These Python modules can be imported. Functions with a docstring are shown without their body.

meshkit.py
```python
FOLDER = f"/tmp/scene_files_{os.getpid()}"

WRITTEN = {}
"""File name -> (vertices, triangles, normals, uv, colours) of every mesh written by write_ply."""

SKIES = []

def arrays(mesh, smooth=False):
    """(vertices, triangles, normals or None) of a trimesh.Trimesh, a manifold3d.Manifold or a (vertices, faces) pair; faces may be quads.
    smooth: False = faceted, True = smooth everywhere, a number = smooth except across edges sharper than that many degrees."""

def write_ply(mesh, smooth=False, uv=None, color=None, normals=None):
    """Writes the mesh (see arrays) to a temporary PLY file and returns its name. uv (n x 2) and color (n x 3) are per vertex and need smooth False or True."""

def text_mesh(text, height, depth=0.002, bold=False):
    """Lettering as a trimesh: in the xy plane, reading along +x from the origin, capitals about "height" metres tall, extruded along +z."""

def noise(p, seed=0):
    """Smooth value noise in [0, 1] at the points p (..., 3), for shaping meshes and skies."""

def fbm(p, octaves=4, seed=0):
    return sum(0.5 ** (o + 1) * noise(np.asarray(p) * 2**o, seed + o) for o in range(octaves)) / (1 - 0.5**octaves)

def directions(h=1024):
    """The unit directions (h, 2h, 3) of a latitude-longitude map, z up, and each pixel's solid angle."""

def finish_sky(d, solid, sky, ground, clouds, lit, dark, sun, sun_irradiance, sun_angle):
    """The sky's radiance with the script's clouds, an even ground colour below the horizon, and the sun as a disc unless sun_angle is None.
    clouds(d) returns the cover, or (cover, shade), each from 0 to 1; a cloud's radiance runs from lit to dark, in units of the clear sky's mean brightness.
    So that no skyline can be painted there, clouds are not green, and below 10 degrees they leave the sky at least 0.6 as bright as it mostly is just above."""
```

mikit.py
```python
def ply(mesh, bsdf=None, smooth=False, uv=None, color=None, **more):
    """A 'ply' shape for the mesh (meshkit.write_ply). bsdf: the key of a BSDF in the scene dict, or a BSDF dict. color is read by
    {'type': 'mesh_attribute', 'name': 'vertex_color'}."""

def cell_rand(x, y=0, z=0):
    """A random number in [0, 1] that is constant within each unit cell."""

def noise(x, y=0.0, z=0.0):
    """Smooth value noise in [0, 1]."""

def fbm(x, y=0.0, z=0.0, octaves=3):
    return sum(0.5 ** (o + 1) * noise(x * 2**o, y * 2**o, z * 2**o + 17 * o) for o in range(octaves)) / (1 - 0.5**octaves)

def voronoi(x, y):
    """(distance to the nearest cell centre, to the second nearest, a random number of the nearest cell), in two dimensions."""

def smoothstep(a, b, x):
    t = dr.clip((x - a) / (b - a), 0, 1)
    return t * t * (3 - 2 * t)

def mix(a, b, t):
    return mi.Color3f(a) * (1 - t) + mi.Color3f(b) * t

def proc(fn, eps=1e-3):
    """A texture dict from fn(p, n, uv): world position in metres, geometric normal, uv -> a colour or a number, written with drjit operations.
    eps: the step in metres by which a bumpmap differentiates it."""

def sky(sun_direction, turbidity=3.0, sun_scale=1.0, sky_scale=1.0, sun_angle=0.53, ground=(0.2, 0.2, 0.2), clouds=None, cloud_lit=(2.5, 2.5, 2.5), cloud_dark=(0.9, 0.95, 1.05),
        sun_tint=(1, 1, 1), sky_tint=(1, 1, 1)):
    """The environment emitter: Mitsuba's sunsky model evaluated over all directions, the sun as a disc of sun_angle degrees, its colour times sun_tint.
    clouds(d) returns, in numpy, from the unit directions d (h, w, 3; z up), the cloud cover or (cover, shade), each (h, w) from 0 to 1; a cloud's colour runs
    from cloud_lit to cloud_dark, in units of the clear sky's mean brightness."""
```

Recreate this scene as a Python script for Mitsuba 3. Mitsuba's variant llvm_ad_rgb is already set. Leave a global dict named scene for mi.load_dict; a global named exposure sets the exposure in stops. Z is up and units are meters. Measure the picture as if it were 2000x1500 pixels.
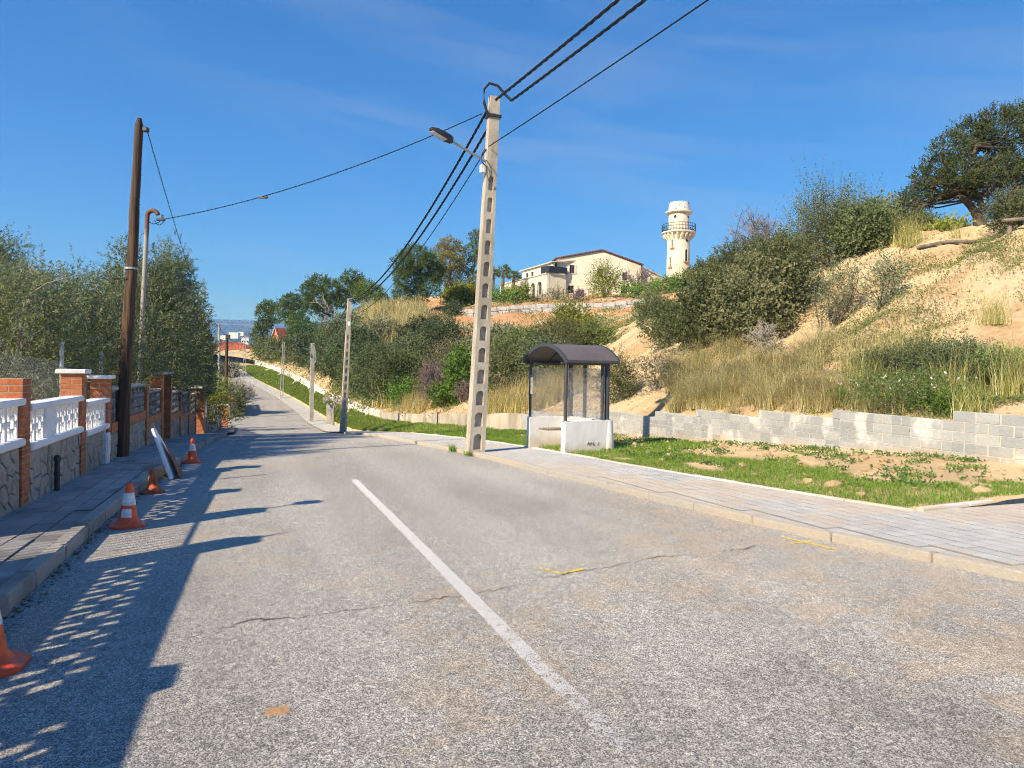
import math
import numpy as np
import drjit as dr
import trimesh
import mitsuba as mi
import mikit
import meshkit
import manifold3d as m3
from mikit import noise as tnoise, fbm as tfbm, voronoi, cell_rand, smoothstep, mix
from scipy.interpolate import PchipInterpolator, RBFInterpolator
from scipy.spatial import Voronoi
from shapely.geometry import Polygon, box as sbox

T4 = mi.ScalarTransform4f
scene, labels = {}, {}

# ------------------------------------------------------------------ camera, sky, exposure
EYE = 1.7                      # eye height over the road surface under the photographer
F = 1376.0                     # focal length in pixels of the 2000 px wide photograph
HZ = 725.0                     # row of the horizon
ROLL = math.radians(0.8)
scene['camera'] = {
    'type': 'perspective', 'fov': 2 * math.degrees(math.atan(1000 / F)), 'fov_axis': 'x', 'near_clip': 0.1, 'far_clip': 30000.0,
    'principal_point_offset_y': (750 - HZ) / 1500.0,
    'to_world': T4().look_at(origin=[0, 0, EYE], target=[0, 10, EYE], up=[-math.sin(ROLL), 0, math.cos(ROLL)]),
}
SUN_AZ, SUN_EL = math.radians(40), math.radians(31)   # shadows run 40 degrees to the right of the view axis
SUN = [-math.sin(SUN_AZ) * math.cos(SUN_EL), -math.cos(SUN_AZ) * math.cos(SUN_EL), math.sin(SUN_EL)]


def cirrus(d):
    x, y, z = d[..., 0], d[..., 1], np.maximum(d[..., 2], 0.02)
    az = np.arctan2(x, y)
    el = np.arcsin(np.clip(z, -1, 1))
    q = np.stack([az * 3.0 + 3.1, el * 30 + az * 4.5, el * 0 + 2.5], -1)
    streak = meshkit.fbm(q, 5, 3)
    veil = meshkit.fbm(np.stack([az * 1.1 + 7, el * 5 + az * .5, el * 0 + 9], -1), 4, 11)
    c = np.clip((streak - .44) * 2.4, 0, 1) * np.clip((veil - .38) * 3.2, 0, 1)
    low = np.exp(-np.maximum(el, 0) / .12) * .26
    return np.clip(c * .32 * np.exp(-np.maximum(el - .1, 0) / .9) + low, 0, .6)


scene['sky'] = mikit.sky(SUN, turbidity=2.6, sky_scale=.74, sun_tint=(.905, .99, 1.15), clouds=cirrus, cloud_lit=(1.9, 2.1, 2.4), sky_tint=(.265, .79, 1.40), ground=(.25, .22, .18))
exposure = 2.4

# ------------------------------------------------------------------ frames and the street's geometry
U = np.array([-.342, .9397])      # along the street (downhill, away)
N = np.array([.9397, .342])       # across the street, towards the hill
WST = np.eye(4)
WST[:2, 0], WST[:2, 1] = N, U     # local axes: x = t (across), y = s (along), z


def at(px, py, depth):
    """A surveyed point: direction read off the photograph, distance from the size of known things."""
    dx, dy = px - 1000.0, py - HZ
    x, y = math.cos(ROLL) * dx + math.sin(ROLL) * dy, -math.sin(ROLL) * dx + math.cos(ROLL) * dy
    return np.array([x / F * depth, depth, EYE - y / F * depth])


def to_st(p):
    p = np.asarray(p, float)
    return p[..., 0] * U[0] + p[..., 1] * U[1], p[..., 0] * N[0] + p[..., 1] * N[1]


def to_xy(s, t):
    return np.stack([s * U[0] + t * N[0], s * U[1] + t * N[1]], -1)


zr = PchipInterpolator([-60, -30, 0, 15.9, 30, 45, 60, 78.8, 95, 111.5, 137, 165, 210, 400],
                       [1.2, .55, 0, -.30, -1.12, -2.32, -3.45, -4.08, -3.75, -2.91, -.49, 2.7, 4.6, 4.8])
kerb_r = PchipInterpolator([-30, -5, 4.25, 6.6, 8.9, 12, 16.3, 19, 27, 45, 68, 79, 95, 111, 120, 137, 160, 200],
                           [12.5, 8.0, 6.27, 5.75, 5.45, 5.1, 4.74, 4.5, 4.55, 4.8, 5.3, 5.2, 4.6, 3.2, 1.6, -2.3, -6.6, -14])
back_r = PchipInterpolator([6.72, 7.8, 9.3, 11.2, 14.4, 17.7, 20.5, 27, 45, 68, 79, 95, 111, 137, 160, 200],
                           [7.94, 7.68, 7.4, 7.1, 6.75, 6.5, 6.35, 6.4, 6.9, 7.5, 7.5, 6.9, 5.3, .0, -4.4, -11.5])
kerb_l = PchipInterpolator([-30, 0, 9.5, 12.5, 16, 20, 45, 68, 71, 73.5, 75],
                           [-1.6, -1.65, -1.65, -1.58, -1.42, -1.38, -1.45, -1.6, -1.9, -3.2, -6.0])
WALL_T = -2.68                   # street face of the walls on the left

# the block wall on the right and the older walls that carry it on: foot and top, surveyed
WALL_PTS = [(2300, 942, 801, 11.3), (1990, 907, 812, 12.9), (1660, 878, 812, 15.8), (1497, 868, 810, 18.0), (1383, 862, 809, 20.2), (1290, 858, 808, 22.1), (1205, 850, 806, 24.0),
            (1005, 842, 808, 30.0), (880, 832, 809, 38.0), (745, 816, 803, 52.0), (690, 795, 783, 66.0), (640, 772, 764, 88.0), (600, 752, 743, 103.0), (551, 729, 720, 125.0), (490, 711, 701, 152.0)]
_wf = np.array([at(a, b, d) for a, b, c, d in WALL_PTS])
_wt = np.array([at(a, c, d) for a, b, c, d in WALL_PTS])
_ws, _wtt = to_st(_wf)
_ws = np.concatenate([[-40], _ws, [230]])
_wtt = np.concatenate([[_wtt[0] + 9], _wtt, [_wtt[-1] - 30]])
wall_t = PchipInterpolator(_ws, _wtt)
wall_foot = PchipInterpolator(_ws, np.concatenate([[.9], _wf[:, 2], [5.5]]))
wall_top = PchipInterpolator(_ws, np.concatenate([[2.3], _wt[:, 2], [6.5]]))

HILL_PTS = [(2000, 720, 15.5), (1800, 705, 17.5), (1600, 725, 19.5), (1400, 755, 22.5), (1300, 765, 24), (1230, 770, 26),
            (2000, 600, 19), (1850, 585, 21), (1700, 605, 23), (1600, 640, 24), (1500, 680, 25), (1300, 700, 27.5), (1240, 720, 28.5),
            (2000, 455, 23.5), (1900, 465, 24.5), (1800, 472, 26), (1700, 492, 28), (1600, 530, 30.5), (1500, 580, 33), (1400, 606, 35.5), (1320, 612, 38), (1280, 640, 36),
            (2200, 420, 24), (2300, 560, 18), (2250, 680, 14.5),
            (1915, 446, 30), (1750, 470, 34), (2000, 446, 32), (1600, 495, 41), (1450, 545, 50), (1340, 582, 60),
            (1000, 585, 112), (1080, 585, 111), (1150, 582, 111), (1250, 577, 111), (1290, 575, 112), (1320, 558, 118), (1400, 556, 118), (1100, 560, 140), (1000, 583, 135), (1300, 550, 150),
            (950, 601, 101), (1030, 601, 99), (1100, 600, 98), (1200, 597, 96), (1290, 588, 90), (870, 604, 103), (830, 607, 106),
            (950, 622, 97), (1030, 621, 95), (1100, 616, 94), (1200, 608, 92), (1290, 600, 84), (870, 622, 99),
            (900, 645, 88), (1000, 650, 85), (1100, 650, 78), (1200, 655, 70), (1260, 660, 56), (900, 590, 112),
            (950, 700, 60), (1050, 705, 55), (1150, 705, 47), (1200, 738, 34), (850, 685, 72), (900, 760, 45), (800, 730, 66), (760, 650, 86), (760, 612, 96), (700, 622, 104), (700, 690, 84),
            (1050, 770, 36), (980, 775, 38), (820, 780, 52), (650, 655, 112), (650, 725, 94), (600, 672, 122), (600, 708, 112), (560, 692, 132), (520, 697, 150),
            (800, 580, 128), (720, 594, 132), (640, 640, 140), (560, 680, 165), (2000, 470, 60), (1700, 500, 70), (2000, 500, 120)]
_hp = np.array([at(*p) for p in HILL_PTS])
_e = np.linspace(-40, 225, 90)
_he = np.column_stack([to_xy(_e, wall_t(_e) + .25), wall_top(_e) - .08])
_hq = np.vstack([_hp, _he, [[60, -20, 9], [40, 0, 8], [26, 6, 5], [120, 60, 10], [160, 160, 16], [40, 220, 14], [-60, 260, 6], [140, -40, 10]]])
_rbf = RBFInterpolator(_hq[:, :2], _hq[:, 2], kernel='linear', smoothing=.15, neighbors=None)


def hill_z(x, y):
    """Height of the hillside without its fine relief."""
    p = np.column_stack([np.ravel(x), np.ravel(y)])
    return _rbf(p).reshape(np.shape(x))


def relief(x, y):
    p = np.stack([x, y, np.zeros_like(x)], -1)
    s, t = x * U[0] + y * U[1], x * N[0] + y * N[1]
    gully = meshkit.fbm(np.stack([s * .75, t * .16, s * 0], -1), 4, 5) - .5
    return .95 * gully + .55 * (meshkit.fbm(p * .55, 4, 2) - .5) + .34 * (meshkit.fbm(p * 1.9, 3, 8) - .5) + .14 * (meshkit.fbm(np.stack([s * 5.5, t * 2.2, s * 0], -1), 3, 14) - .5)


def hill(x, y):
    x, y = np.asarray(x, float), np.asarray(y, float)
    s, t = x * U[0] + y * U[1], x * N[0] + y * N[1]
    q = t - wall_t(np.clip(s, -40, 229))
    return hill_z(x, y) + relief(x, y) * np.clip(q / 3, 0, 1)


def verge_z(s, t):
    a, b = back_r(np.clip(s, 6.72, 200)), wall_t(s)
    k = np.clip((t - a) / np.maximum(b - a, .5), 0, 1)
    bump = meshkit.fbm(np.stack([s * .8, t * .8, s * 0], -1), 3, 4) - .5
    return (zr(s) + .075) * (1 - k) + wall_foot(s) * k + bump * .16 * np.clip(k * 6, 0, 1) * np.clip((1 - k) * 5, 0, 1)


# ------------------------------------------------------------------ scene building helpers
_count = {}


def numbered(key):
    n = _count.get(key, 0)
    _count[key] = n + 1
    return key if n == 0 else f'{key}_{n:03d}'


def M(*a):
    m = np.eye(4)
    for x in a:
        m = m @ x
    return m


def tr(x, y, z):
    m = np.eye(4)
    m[:3, 3] = x, y, z
    return m


def sc(x, y=None, z=None):
    return np.diag([x, x if y is None else y, x if z is None else z, 1.0])


def rz(a):
    c, s = math.cos(a), math.sin(a)
    m = np.eye(4)
    m[:2, :2] = [[c, -s], [s, c]]
    return m


def rx(a):
    c, s = math.cos(a), math.sin(a)
    m = np.eye(4)
    m[1:3, 1:3] = [[c, -s], [s, c]]
    return m


def ry(a):
    c, s = math.cos(a), math.sin(a)
    m = np.eye(4)
    m[0, 0], m[0, 2], m[2, 0], m[2, 2] = c, s, -s, c
    return m


def put(key, shape, m=None):
    d = dict(shape)
    if m is not None:
        d['to_world'] = T4(m.tolist())
    scene[key] = d
    return key


def ply(mesh, mat, smooth=False, color=None):
    return mikit.ply(mesh, 'material_' + mat, smooth=smooth, color=color)


def thing(name, label, cat, group=None):
    key = numbered(name)
    labels[key] = {'label': label, 'category': cat}
    if group:
        labels[key]['group'] = group
    return key


def part(parent, name, mesh, mat, smooth=False, color=None, m=None, **lab):
    key = numbered(parent + '__' + name)
    put(key, mesh if isinstance(mesh, dict) else ply(mesh, mat, smooth, color), m)
    if lab:
        labels[key] = lab
    return key


def struct(name, mesh, mat, smooth=False, color=None, m=None):
    key = numbered(name)
    put(key, mesh if isinstance(mesh, dict) else ply(mesh, mat, smooth, color), m)
    labels[key] = {'kind': 'structure'}
    return key


def stuff(name, mesh, mat, label, cat, color=None, smooth=False):
    key = numbered(name)
    put(key, ply(mesh, mat, smooth, color))
    labels[key] = {'label': label, 'category': cat, 'kind': 'stuff'}
    return key


class MB:
    """Collects vertices and triangles of one mesh."""

    def __init__(self):
        self.v, self.f, self.c, self.n = [], [], [], 0

    def add(self, v, f, m=None, col=None):
        v, f = np.asarray(v, float), np.asarray(f, int)
        if f.shape[1] == 4:
            f = np.vstack([f[:, [0, 1, 2]], f[:, [0, 2, 3]]])
        if m is not None:
            v = v @ m[:3, :3].T + m[:3, 3]
        self.v.append(v)
        self.f.append(f + self.n)
        self.n += len(v)
        if col is not None:
            c = np.asarray(col, float)
            self.c.append(np.broadcast_to(c, (len(v), 3)))
        return self

    def tm(self, t, m=None, col=None):
        return self.add(t.vertices, t.faces, m, col)

    def man(self, x, m=None, col=None):
        k = x.to_mesh()
        return self.add(k.vert_properties[:, :3], k.tri_verts, m, col)

    def box(self, c, size, ang=0.0, cham=0.0, m=None, col=None):
        k = M(tr(*c), rz(ang))
        if m is not None:
            k = m @ k
        v, f = cham_box(size, cham)
        return self.add(v, f, k, col)

    def tube(self, pts, rad, k=6, m=None, col=None, cap=True):
        v, f = tube(pts, rad, k, cap)
        return self.add(v, f, m, col)

    def mesh(self):
        return np.vstack(self.v), np.vstack(self.f)

    def colors(self):
        return np.vstack(self.c)


def cham_box(size, c=0.0):
    x, y, z = np.asarray(size, float) / 2
    if c <= 0:
        v = np.array([[a, b, d] for a in (-x, x) for b in (-y, y) for d in (-z, z)])
        f = np.array([[0, 1, 3, 2], [4, 6, 7, 5], [0, 4, 5, 1], [2, 3, 7, 6], [0, 2, 6, 4], [1, 5, 7, 3]])
        return v, f
    p = []
    for a in (-1, 1):
        for b in (-1, 1):
            for d in (-1, 1):
                p += [[a * x, b * (y - c), d * (z - c)], [a * (x - c), b * y, d * (z - c)], [a * (x - c), b * (y - c), d * z]]
    h = trimesh.convex.convex_hull(np.array(p))
    return np.array(h.vertices), np.array(h.faces)


def tube(pts, rad, k=6, cap=True):
    pts = np.asarray(pts, float)
    n = len(pts)
    rad = np.broadcast_to(np.asarray(rad, float), (n,))
    d = np.gradient(pts, axis=0)
    d /= np.linalg.norm(d, axis=1, keepdims=True) + 1e-12
    ref = np.array([0, 0, 1.0]) if abs(d[:, 2]).mean() < .8 else np.array([0, 1.0, 0])
    a = np.cross(d, ref)
    a /= np.linalg.norm(a, axis=1, keepdims=True) + 1e-12
    b = np.cross(d, a)
    th = np.arange(k) * 2 * math.pi / k
    v = pts[:, None] + rad[:, None, None] * (np.cos(th)[None, :, None] * a[:, None] + np.sin(th)[None, :, None] * b[:, None])
    i, j = np.meshgrid(np.arange(n - 1), np.arange(k), indexing='ij')
    i, j = i.ravel(), j.ravel()
    j2 = (j + 1) % k
    f = np.stack([i * k + j, (i + 1) * k + j, (i + 1) * k + j2, i * k + j2], 1)
    f = np.vstack([f[:, [0, 1, 2]], f[:, [0, 2, 3]]])
    v = v.reshape(-1, 3)
    if cap:
        c = np.arange(1, k - 1)
        f = np.vstack([f, np.stack([c * 0, c, c + 1], 1), np.stack([c * 0, c + 1, c], 1) + (n - 1) * k])
    return v, f


def lathe(profile, k=32):
    p = np.asarray(profile, float)
    th = np.arange(k) * 2 * math.pi / k
    v = np.stack([p[:, None, 0] * np.cos(th), p[:, None, 0] * np.sin(th), np.broadcast_to(p[:, None, 1], (len(p), k))], -1).reshape(-1, 3)
    i, j = np.meshgrid(np.arange(len(p) - 1), np.arange(k), indexing='ij')
    i, j = i.ravel(), j.ravel()
    j2 = (j + 1) % k
    return v, np.stack([i * k + j, i * k + j2, (i + 1) * k + j2, (i + 1) * k + j], 1)


def extrude(poly, depth):
    return trimesh.creation.extrude_polygon(poly, depth, engine='earcut')


def hull(points):
    h = trimesh.convex.convex_hull(np.asarray(points, float))
    return np.array(h.vertices), np.array(h.faces)


def grid_mesh(X, Y, Z):
    a, b = X.shape
    v = np.stack([X, Y, Z], -1).reshape(-1, 3)
    i, j = np.meshgrid(np.arange(a - 1), np.arange(b - 1), indexing='ij')
    i, j = i.ravel(), j.ravel()
    f = np.stack([i * b + j, (i + 1) * b + j, (i + 1) * b + j + 1, i * b + j + 1], 1)
    f = np.vstack([f[:, [0, 1, 2]], f[:, [0, 2, 3]]])
    w = v[f]
    if np.cross(w[:, 1] - w[:, 0], w[:, 2] - w[:, 0])[:, 2].sum() < 0:
        f = f[:, ::-1]
    return v, f


def strip(s, tl, tr_, dz, nt=2, zf=None):
    """A sheet that follows the street from tl(s) to tr_(s), dz above the road surface."""
    s = np.asarray(s, float)
    k = np.linspace(0, 1, nt)
    tt = tl(s)[:, None] * (1 - k) + tr_(s)[:, None] * k
    ss = np.broadcast_to(s[:, None], tt.shape)
    xy = to_xy(ss, tt)
    z = (zr(ss) if zf is None else zf(ss, tt)) + dz
    return grid_mesh(xy[..., 0], xy[..., 1], z)


def stone_frame(s, t, h, ang=0.0):
    """Street-aligned frame at (s, t), h over the road surface, pitched with the street."""
    xy = to_xy(s, t)
    slope = math.atan((float(zr(s + .4)) - float(zr(s - .4))) / .8)
    return M(tr(xy[0], xy[1], float(zr(s)) + h), WST, rz(ang), rx(slope))


def ground_frame(x, y, z, ang=0.0):
    return M(tr(x, y, z), rz(ang))


# ------------------------------------------------------------------ materials
def rgb(r, g, b):
    return {'type': 'rgb', 'value': [r, g, b]}


def principled(color, rough=.8, spec=.3, metal=0.0, **kw):
    d = {'type': 'principled', 'base_color': rgb(*color) if isinstance(color, (tuple, list)) else color, 'roughness': rough, 'specular': spec, 'metallic': metal, **kw}
    return {'type': 'twosided', 'bsdf': d}


def bumped(tex, scale, bsdf):
    return {'type': 'twosided', 'bsdf': {'type': 'bumpmap', 'arbitrary': tex, 'scale': scale, 'bsdf': bsdf['bsdf']}}


def mat(name, d):
    scene['material_' + name] = d
    return name


def ST(p):
    return p.x * float(U[0]) + p.y * float(U[1]), p.x * float(N[0]) + p.y * float(N[1])


VCOL = {'type': 'mesh_attribute', 'name': 'vertex_color'}
mat('leaf', {'type': 'principledthin', 'base_color': VCOL, 'roughness': .55, 'diff_trans': .5, 'spec_trans': 0.0, 'eta': 1.35})
mat('matte', principled(VCOL, .85, .2))
mat('satin', principled(VCOL, .45, .5))


def fmod_(x, m):
    return x - m * dr.floor(x / m)


def grains(p):
    """Worn surface dressing: pale chippings in dark binder."""
    _, _, r = voronoi(p.x * 150, p.y * 150)
    d1, d2, r2 = voronoi(p.x * 88 + 7, p.y * 88)
    a = dr.minimum(1, dr.maximum(0, r * 1.25 - .18))
    edge = smoothstep(.0, .20, d2 - d1)
    _, _, r3 = voronoi(p.x * 31 + 3, p.y * 31)
    v = (.165 + .455 * a * (.50 + .50 * edge)) * (.80 + .40 * r2) * (.80 + .40 * r3)
    return v, r


def dirt(p):
    s, t = ST(p)
    big = tfbm(p.x * .42 + 3, p.y * .42 + 9, 0, 4)
    fine = tfbm(p.x * 4.5, p.y * 4.5, 3, 3)
    k = smoothstep(.52, .68, big * .75 + fine * .25 + .20 * smoothstep(2.8, 5.6, t) * smoothstep(14, 5, s) - .03)
    return k * smoothstep(.30, .62, fine)


def asphalt_color(p):
    v, r = grains(p)
    s, t = ST(p)
    wear = tfbm(p.x * .30, p.y * .30, 1, 4)
    track = dr.maximum(smoothstep(.55, .1, dr.abs(t - 2.5)), dr.maximum(smoothstep(.55, .1, dr.abs(t - 4.1)), smoothstep(.55, .1, dr.abs(t - .6)))) * .10
    stain = smoothstep(.62, .74, tfbm(s * .9, t * 2.4, 4, 4)) * .10
    c = mix((1.0, .985, .945), (1.03, .97, .87), r) * v * (.80 + .42 * wear + track - stain)
    # the paler strip of old concrete gutter beside the left kerb and patches further down
    gut = smoothstep(-.78, -.92, t + .25 * (tfbm(s * .7, 3, 0, 2) - .5)) * smoothstep(8.2, 9.2, s)
    c = mix(c, mi.Color3f(.31, .305, .30) * (.8 + .4 * tfbm(p.x * 9, p.y * 9, 0, 3)), gut * .75)
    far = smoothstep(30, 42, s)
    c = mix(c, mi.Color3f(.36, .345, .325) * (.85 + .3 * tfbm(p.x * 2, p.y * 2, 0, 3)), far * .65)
    c = mix(c, mi.Color3f(.50, .37, .235) * (.60 + .9 * v), dirt(p) * .34)
    spot = smoothstep(.085, .05, dr.sqrt(dr.square(p.x + 1.18) + dr.square((p.y - 3.62) * 1.3)) + .13 * (tfbm(p.x * 16, p.y * 16, 0, 3) - .5))
    c = mix(c, mi.Color3f(.50, .27, .10), spot * .8)
    # a ragged crack right across the carriageway, and a short one branching off it
    wob = (tfbm(t * 1.4, 5.0, 0, 4) - .5) * .34 + (tnoise(t * 21, 2.0) - .5) * .05
    crack = dr.abs(s - (5.22 + .17 * t) - wob)
    w = .010 + .016 * smoothstep(.45, .8, tnoise(t * 3.1, 8.0))
    k = smoothstep(w, w * .35, crack) * smoothstep(-.9, -.3, t) * smoothstep(5.3, 4.7, t) * (.55 + .45 * smoothstep(.2, .5, tnoise(t * 6, 1.0)))
    return mix(c, (.025, .024, .022), k * .85)


mat('asphalt', bumped(mikit.proc(lambda p, n, uv: grains(p)[0], 4e-3), .012, principled(mikit.proc(lambda p, n, uv: asphalt_color(p)), .85, .25)))


def line_color(p):
    v, r = grains(p)
    s, t = ST(p)
    worn = smoothstep(.20, .55, .55 * tfbm(p.x * 14, p.y * 14, 2, 3) + .5 * smoothstep(2.6, 6.5, s) + .25 * r - .12)
    return mix(asphalt_color(p), mi.Color3f(.56, .55, .52) * (.55 + .9 * dr.minimum(v * 2.2, .62)), worn)


mat('line_paint', principled(mikit.proc(lambda p, n, uv: line_color(p)), .8, .25))
mat('yellow_spray', principled(mikit.proc(lambda p, n, uv: mix(asphalt_color(p), (.80, .56, .05), smoothstep(.30, .44, tfbm(p.x * 38, p.y * 38, 5, 2)))), .8, .25))


def tile_fn(p, n, uv):
    s, t = ST(p)
    r = cell_rand(dr.floor(s / .2), dr.floor(t / .2), 4)
    g = dr.abs(fmod_(t / .2 + 50, 1) - .5)
    joint = smoothstep(.435, .475, g)
    cross = smoothstep(.46, .49, dr.abs(fmod_(s / .2 + 50, 1) - .5))
    base = mi.Color3f(.42, .42, .405) * (.92 + .16 * r) * (.85 + .3 * tfbm(p.x * 3, p.y * 3, 0, 4))
    base = mix(base, (.16, .155, .15), dr.maximum(joint, cross * .6) * .75)
    k = tfbm(p.x * .55 + 4, p.y * .55, 5, 4) * .7 + .3 * tfbm(p.x * 5, p.y * 5, 2, 3)
    k = smoothstep(.53, .66, k + .05 * smoothstep(14, 6, s))
    return mix(base, (.50, .39, .26), k * .50 * (1 - joint * .5))


mat('tile', principled(mikit.proc(tile_fn), .85, .25))


def shade_tile_fn(p, n, uv):
    s, t = ST(p)
    base = mi.Color3f(.30, .285, .27) * (.7 + .5 * tfbm(p.x * 2.2, p.y * 2.2, 0, 4)) * (.85 + .3 * cell_rand(dr.floor(s / .4), dr.floor(t / .2)))
    j = dr.maximum(smoothstep(.47, .49, dr.abs(fmod_(t / .2 + 50, 1) - .5)), smoothstep(.485, .495, dr.abs(fmod_(s / .4 + 50, 1) - .5)))
    base = mix(base, (.10, .095, .09), j * .7)
    return mix(base, (.12, .115, .10), smoothstep(.56, .7, tfbm(p.x * 1.3, p.y * 1.3, 7, 3)) * .6)


mat('old_tile', principled(mikit.proc(shade_tile_fn), .9, .2))


def mottled(c, c2, f, amt=.5, lo=.4, hi=.65, grain=.25, gf=40):
    def fn(p, n, uv):
        q = p + n * .01
        k = smoothstep(lo, hi, tfbm(q.x * f, q.y * f, q.z * f, 4)) * amt
        return mix(c, c2, k) * (1 - grain * .5 + grain * tfbm(q.x * gf, q.y * gf, q.z * gf, 2))
    return mikit.proc(fn)


def rough_bump(f, octaves=3):
    return mikit.proc(lambda p, n, uv: tfbm(p.x * f, p.y * f, p.z * f, octaves), 2e-3)


mat('kerb_stone', bumped(rough_bump(25), .012, principled(mottled((.385, .36, .315), (.43, .375, .30), 1.4, .8, .4, .6, .35, 60), .9, .2)))
mat('old_kerb', bumped(rough_bump(25), .012, principled(mottled((.33, .30, .26), (.17, .16, .14), 2.0, .7, .45, .65, .35, 50), .9, .2)))
mat('white_edging', principled(mottled((.60, .58, .54), (.52, .42, .29), 1.5, .6, .45, .65, .2, 50), .85, .25))
mat('soil', bumped(rough_bump(9, 4), .05, principled(mottled((.52, .385, .225), (.40, .29, .165), 1.1, .8, .4, .62, .35, 22), .95, .1)))


def hill_fn(p, n, uv):
    s, t = ST(p)
    big = tfbm(p.x * .22, p.y * .22, p.z * .22, 4)
    gul = tfbm(s * 1.5, t * .32, p.z * .4, 4)
    c = mix((.56, .425, .25), (.45, .315, .175), smoothstep(.38, .62, gul))
    c = mix(c, (.56, .44, .285), smoothstep(.52, .70, tfbm(p.x * .9, p.y * .9, p.z * .9, 4)) * .7)
    red = smoothstep(62, 74, p.y) * smoothstep(-26, -14, p.x) * smoothstep(.35, .5, big)
    c = mix(c, (.50, .26, .13), red * .8)
    return c * (.80 + .4 * tfbm(p.x * 9, p.y * 9, p.z * 9, 3))


mat('hill_soil', bumped(mikit.proc(lambda p, n, uv: tfbm(p.x * 4.5, p.y * 4.5, p.z * 4.5, 5), 5e-3), .26, principled(mikit.proc(hill_fn), .95, .1)))
mat('plain_ground', principled(mottled((.12, .13, .06), (.26, .22, .13), .02, .8, .45, .6, .3, .3), .95, .1))
mat('far_hill_wood', principled(mikit.proc(lambda p, n, uv: mix((.030, .045, .025), (.085, .085, .06), smoothstep(.52, .70, tfbm(p.x * .004, p.y * .004, 0, 5)))), .95, .1))


def brick_fn(p, n, uv):
    r = cell_rand(dr.floor(p.z / .087), dr.floor(p.x / .13), dr.floor(p.y / .13))
    c = mix((.43, .125, .045), (.50, .175, .07), r) * (.75 + .5 * tfbm(p.x * 30, p.y * 30, p.z * 30, 3))
    return mix(c, (.25, .09, .045), smoothstep(.55, .7, tfbm(p.x * 3, p.y * 3, p.z * 3, 3)) * .5)


mat('brick', bumped(rough_bump(60), .004, principled(mikit.proc(brick_fn), .8, .3)))
mat('mortar', principled(mottled((.36, .27, .20), (.28, .2, .15), 8), .95, .1))


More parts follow.
